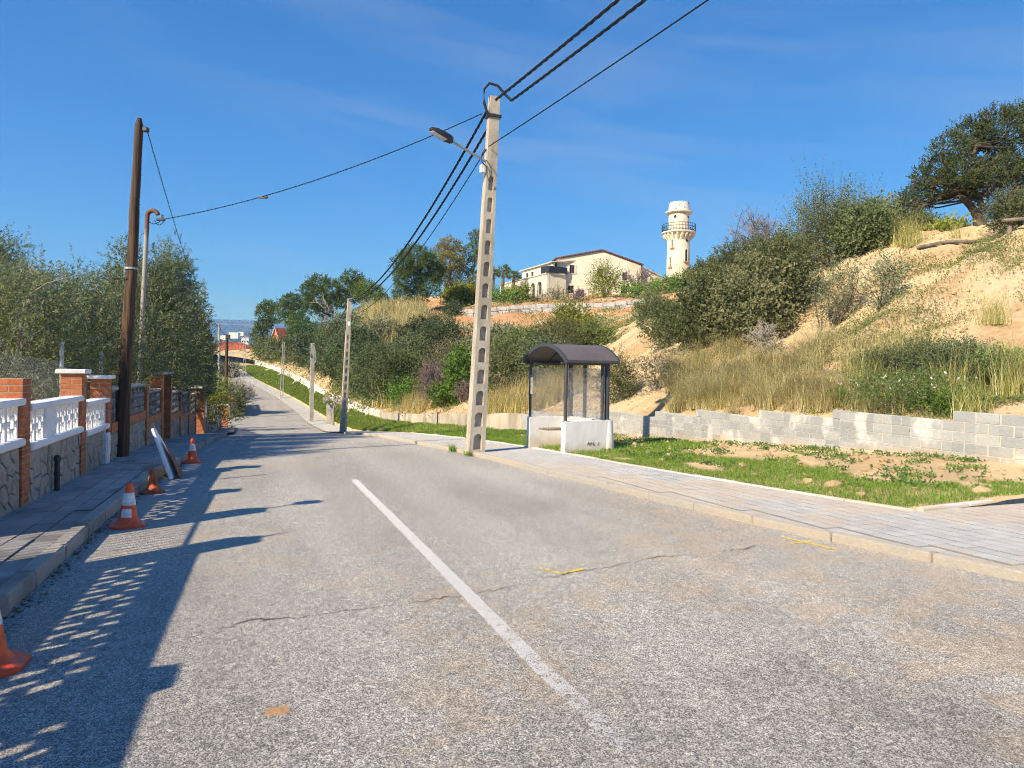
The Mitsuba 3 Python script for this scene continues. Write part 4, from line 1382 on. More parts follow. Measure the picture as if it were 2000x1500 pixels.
def window(parent, m, x0, x1, z0, z1, depth=.22, frame=.07, sill=True, name='window'):
    key = numbered(parent + '__' + name)
    put(key, ply(cham_box((x1 - x0, .03, z1 - z0)), 'window_dark'), M(m, tr((x0 + x1) / 2, depth, (z0 + z1) / 2)))
    b = MB()
    for x in (x0 + frame / 2, x1 - frame / 2, (x0 + x1) / 2):
        b.box((x, depth - .04, (z0 + z1) / 2), (frame, .05, z1 - z0))
    for z in (z0 + frame / 2, z1 - frame / 2):
        b.box(((x0 + x1) / 2, depth - .042, z), (x1 - x0 - .01, .05, frame))
    put(numbered(key + '__frame'), ply(b.mesh(), 'bark'), m)
    if sill:
        put(numbered(key + '__sill'), ply(cham_box((x1 - x0 + .3, .2, .1), .01), 'white_edging'), M(m, tr((x0 + x1) / 2, -.06, z0 - .05)))
    return key


def tile_edge(b, m, x0, z0, x1, z1, y, n, r=.11, ln=.5):
    """The row of rounded tile ends along a roof verge."""
    for k in range(n):
        a = (k + .5) / n
        x, z = x0 + (x1 - x0) * a, z0 + (z1 - z0) * a
        b.tube([[x, y, z], [x, y + ln, z]], r, 6, m=m)


mas = thing('farmhouse', 'large cream farmhouse with low tiled gable and arcaded side wing on the hilltop', 'house')
DH = 114.0
pl0, pr0 = at(1087, 581, DH), at(1251, 575, DH + 2)
GM, GW = gable_frame(pl0, pr0)
zg = 13.2


def gx(px, py=560):
    """Position along the gable wall of a feature seen at px."""
    p0, p1 = pl0, pr0
    lo, hi = 0.0, 1.0
    for _ in range(40):
        k = (lo + hi) / 2
        q = p0 + (p1 - p0) * k
        dx, dy = q[0] / q[1] * F, -(float(at(px, py, 1.0)[2]) * 0)
        want = at(px, py, 1.0)[0]
        if q[0] / q[1] < want:
            lo = k
        else:
            hi = k
    return k * GW


def hz(px, py, dist=DH):
    return float(at(px, py, dist)[2])


zl, za, zr_ = hz(1087, 506), hz(1175, 488), hz(1249, 518, DH + 2)
xa = gx(1175)
holes = [(1112, 1122, 517, 533), (1166, 1178, 523, 540), (1215, 1225, 529, 545), (1109, 1121, 557, 572)]
hp = [sbox(gx(a), hz(a, d_), gx(b_), hz(a, c)) for a, b_, c, d_ in holes]
doorway = sbox(gx(1213), zg, gx(1226), hz(1213, 556))
part(mas, 'gable_wall', wall_with_holes([(0, zg - 2), (GW, zg - 2), (GW, zr_), (xa, za), (0, zl)], hp + [doorway], .5), 'cream_wall', m=GM)
for h in hp:
    x0, z0, x1, z1 = h.bounds
    window(mas, GM, x0, x1, z0, z1)
x0, z0, x1, z1 = doorway.bounds
part(mas, 'door', ply(cham_box((x1 - x0, .06, z1 - z0)), 'window_dark'), None, m=M(GM, tr((x0 + x1) / 2, .3, (z0 + z1) / 2)))
for a, b_ in ((1122.6, 1126), (1178.6, 1182)):
    h = hp[0 if a < 1150 else 1].bounds
    part(mas, 'shutter', ply(cham_box((.30, .05, h[3] - h[1] + .15), .01), 'white_edging'), None, m=M(GM, tr(h[2] + .20, -.03, (h[1] + h[3]) / 2)))
DEPTH = 22.0
ov = .35
for (xa0, z0_), (xb0, z1_) in (((-ov, zl - .05), (xa, za)), ((xa, za), (GW + ov, zr_ - .05))):
    d = np.array([xb0 - xa0, z1_ - z0_])
    L_ = np.hypot(*d)
    nx = np.array([-d[1], d[0]]) / L_ * .14
    q = np.array([[xa0, z0_], [xb0, z1_], [xb0 + nx[0], z1_ + nx[1]], [xa0 + nx[0], z0_ + nx[1]]])
    v = np.vstack([np.column_stack([q[:, 0], np.full(4, y), q[:, 1] + .02]) for y in (-.3, DEPTH)])
    rf = part(mas, 'roof', hull(v), 'dark_tile', m=GM)
    b = MB()
    tile_edge(b, None, xa0, z0_ + .16, xb0, z1_ + .16, -.36, int(L_ / .3), .12, .6)
    put(numbered(rf + '__tile_ends'), ply(b.mesh(), 'dark_tile'), GM)
    labels[rf + '__tile_ends'] = {'kind': 'stuff'}
for x, zz in ((0, zl), (GW, zr_)):
    part(mas, 'side_wall', ply(cham_box((.4, DEPTH - .5, zz - zg + 2)), 'cream_wall'), None, m=M(GM, tr(x + (.2 if x == 0 else -.2), DEPTH / 2 + .26, (zz + zg - 2) / 2 - .06)))
# arcaded wing to the left of the gable: lower storey with arches, upper storey set back
c_near, c_far = at(1067, 584, 111.5), at(977, 581, 127.0)
WM, WW = gable_frame(c_far, c_near)
zt1 = hz(1067, 533, 111.5)


def wx(px):
    lo, hi = 0.0, 1.0
    want = at(px, 560, 1.0)[0]
    for _ in range(40):
        k = (lo + hi) / 2
        q = c_far + (c_near - c_far) * k
        if q[0] / q[1] < want:
            lo = k
        else:
            hi = k
    return k * WW


arches = []
for a, b_ in ((989, 995.5), (1000, 1007), (1013, 1020.5), (1025, 1033), (1036.5, 1045), (1049, 1058)):
    arches.append(arch_poly(wx(a), wx(b_), zg + .9 if a > 1045 else zg, zt1 - 1.1))
part(mas, 'arcade_wall', wall_with_holes([(0, zg - 2), (WW, zg - 2), (WW, zt1), (0, zt1)], arches, .45), 'cream_wall', m=WM)
for a in arches:
    x0, z0, x1, z1 = a.bounds
    g = numbered(mas + '__arch_glazing')
    v = np.array(extrude(arch_poly(x0, x1, z0, z1), .03).vertices)
    t = extrude(arch_poly(x0, x1, z0, z1), .03)
    put(g, ply((np.column_stack([v[:, 0], .38 - v[:, 2], v[:, 1]]), np.array(t.faces)), 'window_dark'), WM)
    b = MB()
    for x in (x0 + .06, (x0 + x1) / 2, x1 - .06):
        b.box((x, .33, (z0 + z1) / 2 - .2), (.07, .05, z1 - z0 - .4))
    b.box(((x0 + x1) / 2, .328, z1 - (x1 - x0) / 2), (x1 - x0 - .05, .05, .07))
    put(numbered(g + '__frame'), ply(b.mesh(), 'galvanised'), WM)
part(mas, 'stone_plinth', ply(cham_box((WW * .28, .12, 1.5)), 'rubble'), None, m=M(WM, tr(WW * .86, -.07, zg + .1)))
part(mas, 'cornice', ply(cham_box((WW + .2, .16, .16)), 'white_edging'), None, m=M(WM, tr(WW / 2, -.09, zt1 - .06)))
ux0, ux1 = wx(1003), WW
zt2a, zt2b = hz(1003, 526, 122), hz(1082, 512, 113)
wins = [sbox(wx(a), zt1 + .35, wx(b_), zt1 + 1.25) for a, b_ in ((1010, 1015), (1020, 1025), (1040, 1045), (1050, 1057))]
part(mas, 'upper_wall', wall_with_holes([(ux0, zt1 - .3), (WW - .9, zt1 - .3), (WW - .9, zt2b - .1), (ux0, zt1 + 1.75)], wins, .4), 'cream_wall', m=M(WM, tr(0, 1.6, 0)))
for w_ in wins:
    x0, z0, x1, z1 = w_.bounds
    window(mas, M(WM, tr(0, 1.6, 0)), x0, x1, z0, z1, sill=False)
v = np.array([[ux0 - .3, 1.2, zt1 + 1.76], [WW - .5, 1.2, zt2b - .08], [WW - .5, 9, zt2b + .9], [ux0 - .3, 9, zt1 + 2.6]])
part(mas, 'wing_roof', hull(np.vstack([v, v + [0, 0, .16]])), 'white_edging', m=WM)
part(mas, 'terrace', ply(cham_box((WW, 3.0, .2)), 'white_edging'), None, m=M(WM, tr(WW / 2, 1.9, zt1 + .0)))
# the wing's end wall, facing the slope, with a dark awning above it
e0, e1 = c_near, at(1105, 584, 113.6)
EM, EW = gable_frame(e0, e1)
part(mas, 'end_wall', ply(cham_box((EW, .4, zt1 - zg + 2)), 'cream_wall'), None, m=M(EM, tr(EW / 2, .2, (zt1 + zg - 2) / 2)))
part(mas, 'awning', ply(cham_box((EW * .96, 2.2, 1.05), .05), 'window_dark'), None, m=M(EM, tr(EW * .52, .75, zt1 + .62)), label='long dark awning over the terrace end')
# low annex on the right
a0, a1 = at(1250, 571, 117), at(1289, 571, 119)
AM, AW = gable_frame(a0, a1)
za0, za1 = hz(1251, 521, 117), hz(1287, 540, 119)
dr_ = sbox(AW * .60, zg, AW * .80, zg + 3.0)
part(mas, 'annex_wall', wall_with_holes([(0, zg - 2), (AW, zg - 2), (AW, za1), (0, za0)], [dr_], .4), 'cream_wall', m=AM)
part(mas, 'annex_door', ply(cham_box((AW * .2, .05, 3.0)), 'window_dark'), None, m=M(AM, tr(AW * .7, .25, zg + 1.5)))
v = np.array([[-.1, -.25, za0], [AW + .3, -.25, za1 - .06], [AW + .3, 8, za1 - .06], [-.1, 8, za0]])
part(mas, 'annex_roof', hull(np.vstack([v, v + [0, 0, .14]])), 'white_edging', m=AM)
part(mas, 'annex_side', ply(cham_box((.35, 7.5, za1 - zg + 2)), 'cream_wall'), None, m=M(AM, tr(AW - .18, 4.2, (za1 + zg - 2) / 2 - .08)))

# ---- tower
tower = thing('round_tower', 'round cream tower with railed balcony and corbelled cornice beside the farmhouse', 'tower')
DT = 120.0
tcx, tcy = at(1325, 500, DT)[:2]
TM = tr(tcx, tcy, 0)
hz2 = lambda py: float(at(1325, py, DT)[2])
px2m = DT / F
rl, ru = 22.0 * px2m, 19.5 * px2m
zb_, zc, zr1, zr2, zd = hz2(545), hz2(457), hz2(440), hz2(418), hz2(397)
part(tower, 'lower_shaft', lathe([(rl * 1.05, zb_ - 1.5), (rl * 1.03, zb_ + .6), (rl * .98, zc - 1.6), (rl * 1.02, zc - .9), (rl * 1.22, zc - .12), (rl * 1.22, zc - .1), (.1, zc - .1)], 48), 'cream_wall', smooth=30, m=TM)
part(tower, 'balcony_floor', lathe([(.1, zc - .1), (rl * 1.42, zc - .1), (rl * 1.50, zc), (rl * 1.50, zc + .18), (.1, zc + .18)], 48), 'cream_wall', smooth=30, m=TM)
part(tower, 'upper_shaft', lathe([(ru * 1.03, zc + .18), (ru, zr2 - .2), (.1, zr2 - .2)], 48), 'cream_wall', smooth=30, m=TM)
part(tower, 'cornice', lathe([(.1, zr2 + .02), (ru * 1.26, zr2 + .02), (ru * 1.34, zr2 + .1), (ru * 1.34, zr2 + .3), (ru * 1.1, zr2 + .42), (.1, zr2 + .42)], 48), 'cream_wall', smooth=30, m=TM)
mat('worn_white', principled(mikit.proc(lambda p, n, uv: mix((.72, .70, .66), (.30, .27, .23), smoothstep(.60, .68, tfbm(p.x * 2.2, p.y * 2.2, p.z * 1.6, 4)))), .9, .2))
part(tower, 'drum', lathe([(ru * 1.03, zr2 + .42), (ru * 1.0, zd - .15), (ru * 1.02, zd), (ru * .9, zd), (ru * .88, zd - .3), (.1, zd - .3)], 48), 'worn_white', smooth=30, m=TM)
for k in range(20):
    a = 2 * math.pi * k / 20
    part(tower, 'corbel', hull([[rl * .98, s_ * .14, zc - 1.3] for s_ in (-1, 1)] + [[rl * .98, s_ * .14, zc - .12] for s_ in (-1, 1)] + [[rl * 1.40, s_ * .14, zc - .12] for s_ in (-1, 1)] + [[rl * 1.38, s_ * .14, zc - .45] for s_ in (-1, 1)]), 'cream_wall', m=M(TM, rz(a)))
for k in range(28):
    a = 2 * math.pi * k / 28
    part(tower, 'dentil', hull([[ru * .98, s_ * .09, zr2 - .25] for s_ in (-1, 1)] + [[ru * .98, s_ * .09, zr2 + .02] for s_ in (-1, 1)] + [[ru * 1.25, s_ * .09, zr2 + .02] for s_ in (-1, 1)]), 'cream_wall', m=M(TM, rz(a)))
rr_ = rl * 1.46
b = MB()
for z in (zr1, (zr1 + zc) / 2 + .25, zc + .38):
    a = np.linspace(0, 2 * math.pi, 49)
    b.tube(np.column_stack([rr_ * np.cos(a), rr_ * np.sin(a), np.full(49, z)]), .045, 4)
for k in range(36):
    a = 2 * math.pi * k / 36
    b.tube([[rr_ * math.cos(a), rr_ * math.sin(a), zc + .15], [rr_ * math.cos(a), rr_ * math.sin(a), zr1]], .03, 4)
part(tower, 'railing', b.mesh(), 'dark_iron', m=TM)


def tower_window(px, z0, z1, w, r, name='slit_window', arch=False):
    """A recessed-looking opening: dark pane with surround, standing on the curved face."""
    p = at(px, 500, DT)
    lat = math.asin(np.clip((p[0] - tcx) / r, -.98, .98))
    m = M(TM, rz(lat), tr(0, -r, 0))     # local -y points outwards
    key = numbered(tower + '__' + name)
    sh = arch_poly(-w / 2, w / 2, z0, z1) if arch else sbox(-w / 2, z0, w / 2, z1)
    t = extrude(sh, .06)
    v = np.array(t.vertices)
    put(key, ply((np.column_stack([v[:, 0], .02 - v[:, 2], v[:, 1]]), np.array(t.faces)), 'window_dark'), m)
    fr_ = sh.buffer(.10, join_style=2).difference(sh)
    t = extrude(fr_, .12)
    v = np.array(t.vertices)
    put(numbered(key + '__surround'), ply((np.column_stack([v[:, 0], .02 - v[:, 2], v[:, 1]]), np.array(t.faces)), 'cream_wall'), m)
    put(numbered(key + '__sill'), ply(cham_box((w + .5, .35, .22), .03), 'orange_wall'), M(m, tr(0, -.10, z0 - .16)))


tower_window(1309.5, hz2(486), hz2(471), .24, rl)
tower_window(1307, hz2(523), hz2(504), .24, rl)
tower_window(1335, hz2(513), hz2(490), .50, rl, arch=True)
for px, py, r in ((1314, 426.5, ru), (1340, 426.5, ru), (1337, 472.5, rl)):
    p = at(px, 500, DT)
    lat = math.asin(np.clip((p[0] - tcx) / r, -.98, .98))
    part(tower, 'porthole', lathe([(.26, -.06), (.26, .02), (.02, .02)], 14), 'window_dark', m=M(TM, rz(lat), tr(0, -r * 1.0, hz2(py)), rx(math.pi / 2)))
b0 = at(1309, 565, 117)
part(tower, 'base_block', ply(cham_box((4.4, 5.0, 5.0), .05), 'cream_wall'), None, m=tr(tcx - .3, tcy - .3, zb_ - 2.7))
part(tower, 'base_cornice', ply(cham_box((4.8, 5.4, .22), .05), 'white_edging'), None, m=tr(tcx - .3, tcy - .3, zb_ - .12))

# ---- stone terrace walls, fences on the hilltop
terr = thing('terrace_wall', 'terrace wall of big pale squared boulders below the farmhouse', 'wall')
g = np.random.default_rng(21)
tp_ = [(838, 617, 103), (880, 616, 101), (930, 613, 99), (990, 608, 98), (1050, 604, 97), (1110, 603, 96), (1180, 602, 94), (1240, 596, 92), (1300, 588, 90)]
tpx = np.array([at(*q) for q in tp_])
ln = np.concatenate([[0], np.cumsum(np.linalg.norm(np.diff(tpx[:, :2], axis=0), axis=1))])
for row in range(2):
    x = .0
    while x < ln[-1] - 1:
        w = 1.1 + .8 * g.random()
        p = np.array([np.interp(x + w / 2, ln, tpx[:, i]) for i in range(3)])
        q = np.array([np.interp(x + w / 2 + .1, ln, tpx[:, i]) for i in range(3)])
        v, f = cham_box((w - .05, .9, .62), .10)
        v = v + meshkit.noise(v * 2 + x) [:, None] * .08
        part(terr, 'boulder', ply((v, f), 'ashlar'), None, m=M(tr(p[0], p[1] + row * .18, p[2] - .28 + row * .62), rz(math.atan2(q[1] - p[1], q[0] - p[0]) + g.normal(0, .03)), ry(g.normal(0, .02))))
        x += w
hf = thing('mesh_fence', 'thin dark wire fence with posts along the hilltop terrace edge', 'fence')
for seg, ((ax, ay, ad), (bx, by, bd), n, h) in enumerate([((860, 588, 104), (935, 582, 108), 12, 1.7), ((1030, 584, 104), (1160, 583, 104), 13, 2.0)]):
    A, B = at(ax, ay, ad), at(bx, by, bd)
    for k in range(n + 1):
        p = A + (B - A) * k / n
        z = float(hill(p[0], p[1]))
        part(hf, 'post', tube([[p[0], p[1], z - .3], [p[0], p[1], z + h]], .04, 5), 'dark_iron')
    b = MB()
    pts = [A + (B - A) * k / 20 for k in range(21)]
    for hh in (h - .05, h * .66, h * .33, .1):
        b.tube([[p[0], p[1], float(hill(p[0], p[1])) + hh] for p in pts], .015, 4)
    part(hf, 'wire', b.mesh(), 'dark_iron', kind='stuff')
# rail fence at the crest, far right
rail = thing('rail_fence', 'weathered wooden rail fence on the bank crest at the right edge', 'fence')
pa_, pb_ = at(1972, 432, 23.5), at(2120, 420, 21.5)
for k in range(3):
    p = pa_ + (pb_ - pa_) * (k / 2)
    z = float(hill(p[0], p[1]))
    part(rail, 'post', tube([[p[0], p[1], z - .2], [p[0], p[1], p[2] + .05]], .075, 8), 'weathered_rail', smooth=40)
part(rail, 'rail', tube([pa_ + [-.25, 0, .02], (pa_ + pb_) / 2 + [0, 0, .03], pb_ + [.2, 0, .0]], .06, 8), 'weathered_rail', smooth=40)
log = thing('fallen_rail', 'long weathered fallen rail lying along the crest of the bare bank', 'rail')
lp = [at(1790, 473, 25.5), at(1850, 462, 25), at(1905, 450, 24.6), at(1950, 441, 24.2)]
for q in lp:
    q[2] = float(hill(q[0], q[1])) + .10
put(log, ply(tube(lp, .06, 8), 'weathered_rail', 40))

# ---- houses further down
rh = thing('brick_house', 'orange brick house with steep red tiled gable roof behind the pines', 'house')
q0, q1 = at(529, 668, 190), at(548, 668, 188)
RM, RW = gable_frame(q0, q1)
zb0, ze0, za_ = float(at(538, 668, 190)[2]) - 5, float(at(538, 667, 190)[2]), float(at(538, 642, 190)[2])
part(rh, 'gable_wall', wall_with_holes([(0, zb0), (RW, zb0), (RW, ze0), (RW / 2, za_), (0, ze0)], [], .3), 'orange_wall', m=RM)
part(rh, 'side_wall', ply(cham_box((.3, 9, ze0 - zb0)), 'orange_wall'), None, m=M(RM, tr(RW - .15, 4.8, (zb0 + ze0) / 2)))
for x0, x1 in ((RW / 2, RW + .5), (RW / 2, -.5)):
    ze1 = za_ - (za_ - ze0) * abs(x1 - RW / 2) / (RW / 2)
    v = np.array([[x0, -.4, za_], [x1, -.4, ze1], [x1, 9.6, ze1], [x0, 9.6, za_]])
    part(rh, 'roof', hull(np.vstack([v, v + [0, 0, .22]])), 'roof_tile', m=RM)
    w_ = np.array([[x0, -.47, za_ + .05], [x1, -.47, ze1 + .05]])
    part(rh, 'bargeboard', hull(np.vstack([w_, w_ + [0, 0, .3], w_ + [0, .06, 0], w_ + [0, .06, .3]])), 'white_edging', m=RM)
lh = thing('low_house', 'low house with wide orange tiled hip roof beyond the olive trees, left of the road', 'house')
z0 = float(at(440, 708, 186)[2])
ze = float(at(440, 684, 186)[2])
zt = float(at(440, 667, 186)[2])
h0, h1 = at(385, 680, 190), at(478, 681, 184)
LM, LW = gable_frame(h0, h1)
part(lh, 'wall', ply(cham_box((LW - 1.2, 7, ze - z0 + 4)), 'rubble'), None, m=M(LM, tr(LW / 2, 4.2, (ze + z0 - 4) / 2 - .1)))
v = [[0, 0, ze], [LW, 0, ze - .15], [LW, 8.6, ze - .15], [0, 8.6, ze], [LW * .25, 4.3, zt + .1], [LW * .68, 4.3, zt]]
part(lh, 'roof', hull(np.array(v + [[x, y, z - .15] for x, y, z in v[:4]])), 'roof_tile', m=LM)
b = MB()
for k in range(26):
    x = .3 + (LW - .6) * k / 25
    xt = LW * .25 + LW * .43 * k / 25
    b.tube([[x, .02, ze + .05 - .15 * k / 25], [xt, 4.25, zt + .12 - .1 * k / 25]], .07, 5)
part(lh, 'tile_rows', b.mesh(), 'roof_tile', m=LM, kind='stuff')
bwall = thing('boundary_wall', 'dark grey boundary wall at the far bend of the street', 'wall')
b0_, b1_ = at(440, 700, 174), at(502, 698, 172)
BM_, BWid = gable_frame(b0_, b1_)
v = np.array([[0, 0, b0_[2] - 5], [BWid, 0, b0_[2] - 5], [BWid, 0, float(at(500, 690, 172)[2])], [0, 0, float(at(455, 687, 174)[2])]])
part(bwall, 'panel', hull(np.vstack([v, v + [0, .3, 0]])), 'grey_concrete', m=BM_)
yh = thing('yellow_cottage', 'tiny yellow gabled cottage wall showing behind the boundary wall at the bend', 'house')
q0 = at(489, 690, 210)
part(yh, 'gable_wall', wall_with_holes([(0, q0[2] - 4), (1.9, q0[2] - 4), (1.9, q0[2]), (.95, q0[2] + 1.9), (0, q0[2])], [], 2.0), 'orange_wall', m=tr(q0[0], q0[1], 0))
part(yh, 'roof', hull([[-.2, -.2, q0[2]], [.95, -.2, q0[2] + 2.1], [2.1, -.2, q0[2]], [-.2, 2.4, q0[2]], [.95, 2.4, q0[2] + 2.1], [2.1, 2.4, q0[2]], [.95, -.2, q0[2] + 1.92], [.95, 2.4, q0[2] + 1.92]]), 'white_edging', m=tr(q0[0], q0[1], .02))
for i, (px, py, dist, w, h, lab) in enumerate([(480, 669, 720, 7.5, 4.6, 'white flat-roofed building in the valley right of the last slim pole'), (458, 654, 3900, 52, 12, 'long white sheds catching the sun on the blue far hillside'),
                                               (436, 659, 3500, 40, 9, 'second pale far shed, lower left on the blue far hillside'), (471, 651, 4200, 34, 8, 'small pale far building to the right on the blue hillside')]):
    p = at(px, py, dist)
    key = thing('white_building' if i == 0 else 'far_shed', lab, 'building')
    part(key, 'wall', ply(cham_box((w, w * .6, h * 3)), 'worn_white' if i == 0 else 'white_paint'), None, m=tr(p[0], p[1], p[2] - h * .5))
    part(key, 'roof', ply(cham_box((w * 1.04, w * .64, h * .08)), 'white_edging'), None, m=tr(p[0], p[1], p[2] + h * 1.04))
    if i == 0:
        for k in range(3):
            part(key, 'window', ply(cham_box((1.3, .1, 1.6)), 'window_dark'), None, m=tr(p[0] - 2.4 + 2.4 * k, p[1] - w * .3 - .03, p[2] + h * .2))

# ================================================================== VEGETATION
TONE = 1.9


def unit(v):
    return v / (np.linalg.norm(v, axis=-1, keepdims=True) + 1e-9)


def leaf_mesh(P, D, L, W, col, g, fold=.0):
    """One small pointed leaf (two triangles) at every point P along D; a colour of its own each."""
    n = len(P)
    side = unit(np.cross(D, g.normal(size=(n, 3))))
    L = np.broadcast_to(L, (n,))[:, None]
    W = np.broadcast_to(W, (n,))[:, None]
    mid = P + D * L * .5
    v = np.stack([P, mid + side * W / 2, P + D * L, mid - side * W / 2], 1).reshape(-1, 3)
    i = np.arange(n)[:, None] * 4
    f = np.vstack([i + [0, 1, 2], i + [0, 2, 3]])
    return v, f, np.repeat(np.clip(np.asarray(col) * TONE, 0, .8), 4, 0)


def lobe_points(lobes, n, g, lo=.55, hi=1.04, lump=.30, up=0.0):
    """Points and outward directions spread through the outer shell of a union of ellipsoids."""
    C = np.array([l[0] for l in lobes], float)
    R = np.array([l[1] for l in lobes], float)
    w = (R[:, 0] * R[:, 1] + R[:, 0] * R[:, 2] + R[:, 1] * R[:, 2])
    k = g.choice(len(lobes), n, p=w / w.sum())
    d = unit(g.normal(size=(n, 3)) + [0, 0, up])
    q = lo + (hi - lo) * np.sqrt(g.random(n))
    q *= 1 - lump + 2 * lump * meshkit.noise(d * 2.6 + C[k] * 1.7 + 11)
    p = C[k] + d * R[k] * q[:, None]
    return p, unit(d / R[k]), k


def foliage(lobes, n, g, sprig=.28, k=9, L=.07, W=.03, pal=((.05, .075, .025),), bright=.35, up=.5, lo=.5, lump=.3, droop=0.0, hi=1.04, wild=.55):
    """Sprigs of leaves over the lobes; returns vertices, faces, colours."""
    p, d, _ = lobe_points(lobes, n, g, lo, hi, lump)
    d = unit(d * .8 + np.array([0, 0, up]) + g.normal(size=(n, 3)) * wild)
    ln = sprig * (.6 + .8 * g.random(n))
    t = (np.arange(k) + .5) / k
    P = p[:, None] + d[:, None] * (ln[:, None] * t)[..., None] - np.array([0, 0, droop]) * (ln[:, None] * t ** 2)[..., None]
    D = unit(d[:, None] * .6 + g.normal(size=(n, k, 3)) * .6)
    pal = np.array(pal)
    c = pal[g.integers(0, len(pal), n)]
    clump = meshkit.noise(p * 1.4 + 5)[:, None]
    c = c * (1 - bright + 2 * bright * (.6 * g.random((n, 1)) + .4 * clump))
    c = np.repeat(c, k, 0) * (.8 + .4 * g.random((n * k, 1)))
    m = len(c)
    return leaf_mesh(P.reshape(-1, 3), D.reshape(-1, 3), L * (.7 + .6 * g.random(m)), W * (.7 + .6 * g.random(m)), np.clip(c, 0, 1), g)


def rand_lobes(w, h, g, n=6, flat=.85):
    lobes = [((0, 0, h * .47), (w * .42, w * .40, h * .48)), ((-w * .2, 0, h * .3), (w * .3, w * .3, h * .32)), ((w * .2, -w * .1, h * .28), (w * .3, w * .3, h * .30))]
    for _ in range(n):
        a = g.uniform(0, 2 * math.pi)
        r = w * g.uniform(.18, .34)
        s_ = g.uniform(.22, .36)
        z = h * g.uniform(.25, .80)
        lobes.append(((r * math.cos(a), r * math.sin(a), z), (w * s_, w * s_ * flat, min(h * s_ * 1.1, (h - z) * 1.1 + .05))))
    return lobes


def stems(lobes, g, n, r, base=.12, name=None):
    b = MB()
    for i in range(n):
        c, R = lobes[g.integers(0, len(lobes))]
        tip = np.array(c) + g.normal(size=3) * np.array(R) * .62
        a = g.normal(size=3) * [base, base, 0]
        mid = a * .4 + tip * .5 + g.normal(size=3) * .12 * np.array([1, 1, .3]) * tip[2]
        k = np.linspace(0, 1, 7)[:, None]
        b.tube((1 - k) ** 2 * a + 2 * k * (1 - k) * mid + k ** 2 * tip, r * (1 - .75 * k[:, 0]), 5)
    return b.mesh()


DARK = ((.066, .082, .036), (.084, .098, .044), (.050, .066, .030), (.10, .105, .055))
GREY = ((.112, .122, .068), (.098, .110, .055), (.14, .145, .085))
BRIGHT = ((.085, .145, .030), (.11, .17, .035), (.065, .115, .028))
OLIVE = ((.105, .125, .070), (.085, .105, .052), (.145, .160, .105), (.12, .135, .05))
PINE = ((.066, .094, .025), (.088, .115, .030), (.048, .070, .022))
YELLOWISH = ((.16, .17, .035), (.13, .15, .035), (.20, .19, .045))
BROWNISH = ((.13, .105, .065), (.10, .09, .05), (.085, .095, .045))
STRAW = ((.34, .27, .13), (.28, .23, .11), (.22, .20, .085), (.40, .33, .18))


def shrub(label, px, py, dist, w, h, pal=DARK, kind='shrub', seed=0, dens=1.0, lw=(1.0, .45), up=.5, group=None, twig=None, lo=.5, lump=.3, sprig=1.0, nl=6, sink=.06, cat='shrub', wild=.55):
    """A shrub seen at (px, py): w and h in metres, standing on the hillside."""
    key = thing(kind, label, cat, group)
    g = np.random.default_rng(1000 + seed + int(px * 7 + py * 13))
    x, y, _ = at(px, py, dist)
    s_, t_ = to_st(np.array([x, y]))
    if 36 < s_ < 170 and t_ < float(wall_t(s_)) + w * .42:
        x, y = to_xy(s_, float(wall_t(s_)) + w * .42)
        t_ = float(wall_t(s_)) + w * .42
    z = float(hill(x, y)) if t_ > float(wall_t(s_)) else float(verge_z(np.array(float(s_)), np.array(float(t_))))
    lobes = rand_lobes(w, h, g, nl)
    lf = max(.06, dist * .0029)
    area = sum(4 * math.pi * ((R[0] * R[1] + R[0] * R[2] + R[1] * R[2]) / 3) for _, R in lobes[:4])
    k = 9
    n = int(min(2600, max(160, dens * 2.1 * area / (lf * lf * lw[0] * lw[1] * k))))
    tone = g.uniform(.78, 1.35) * np.array([g.uniform(.9, 1.1), 1.0, g.uniform(.9, 1.1)])
    big = g.uniform(.75, 1.25)
    v, f, c = foliage(lobes, n, g, max(.22, lf * 4) * sprig * g.uniform(.8, 1.5), k, lf * lw[0] * big, lf * lw[1] * 1.25 * big * g.uniform(.7, 1.2), np.clip(np.array(pal) * tone, 0, 1), up=up, lo=lo * g.uniform(.6, 1.0), lump=min(lump * g.uniform(.9, 1.4), .55), wild=wild)
    m = tr(x, y, z - h * sink)
    part(key, 'foliage', (v, f), 'leaf', color=c, m=m)
    part(key, 'stem', stems(lobes, g, 16 if dens > .5 else 18, .010 * w + .010), twig or ('pale_twig' if seed % 3 == 0 else 'bark'), m=m)
    return key


def branch_tree(g, base, direction, length, r, depth, b, spread=.55, bend=.25, kids=3, minr=.006, sides=(7, 5, 4, 3, 3)):
    """Recursive bare branches added to the mesh builder b; returns the tips."""
    n = 6
    pts = [np.array(base, float)]
    d = unit(np.array(direction, float))
    for i in range(n - 1):
        d = unit(d + g.normal(size=3) * bend * .4 + [0, 0, .05])
        pts.append(pts[-1] + d * length / (n - 1))
    lvl = min(len(sides) - 1, 4 - depth if depth <= 4 else 0)
    b.tube(pts, np.linspace(r, max(r * .55, minr * .6), n), sides[max(lvl, 0)])
    if depth == 0:
        return [(pts[-1], d)]
    tips = []
    for i in range(kids):
        a = pts[-1] if i == 0 else pts[g.integers(2, n)]
        dd = unit(d + g.normal(size=3) * spread)
        tips += branch_tree(g, a, dd, length * g.uniform(.6, .85), max(r * .58, minr), depth - 1, b, spread, bend, kids, minr, sides)
    return tips


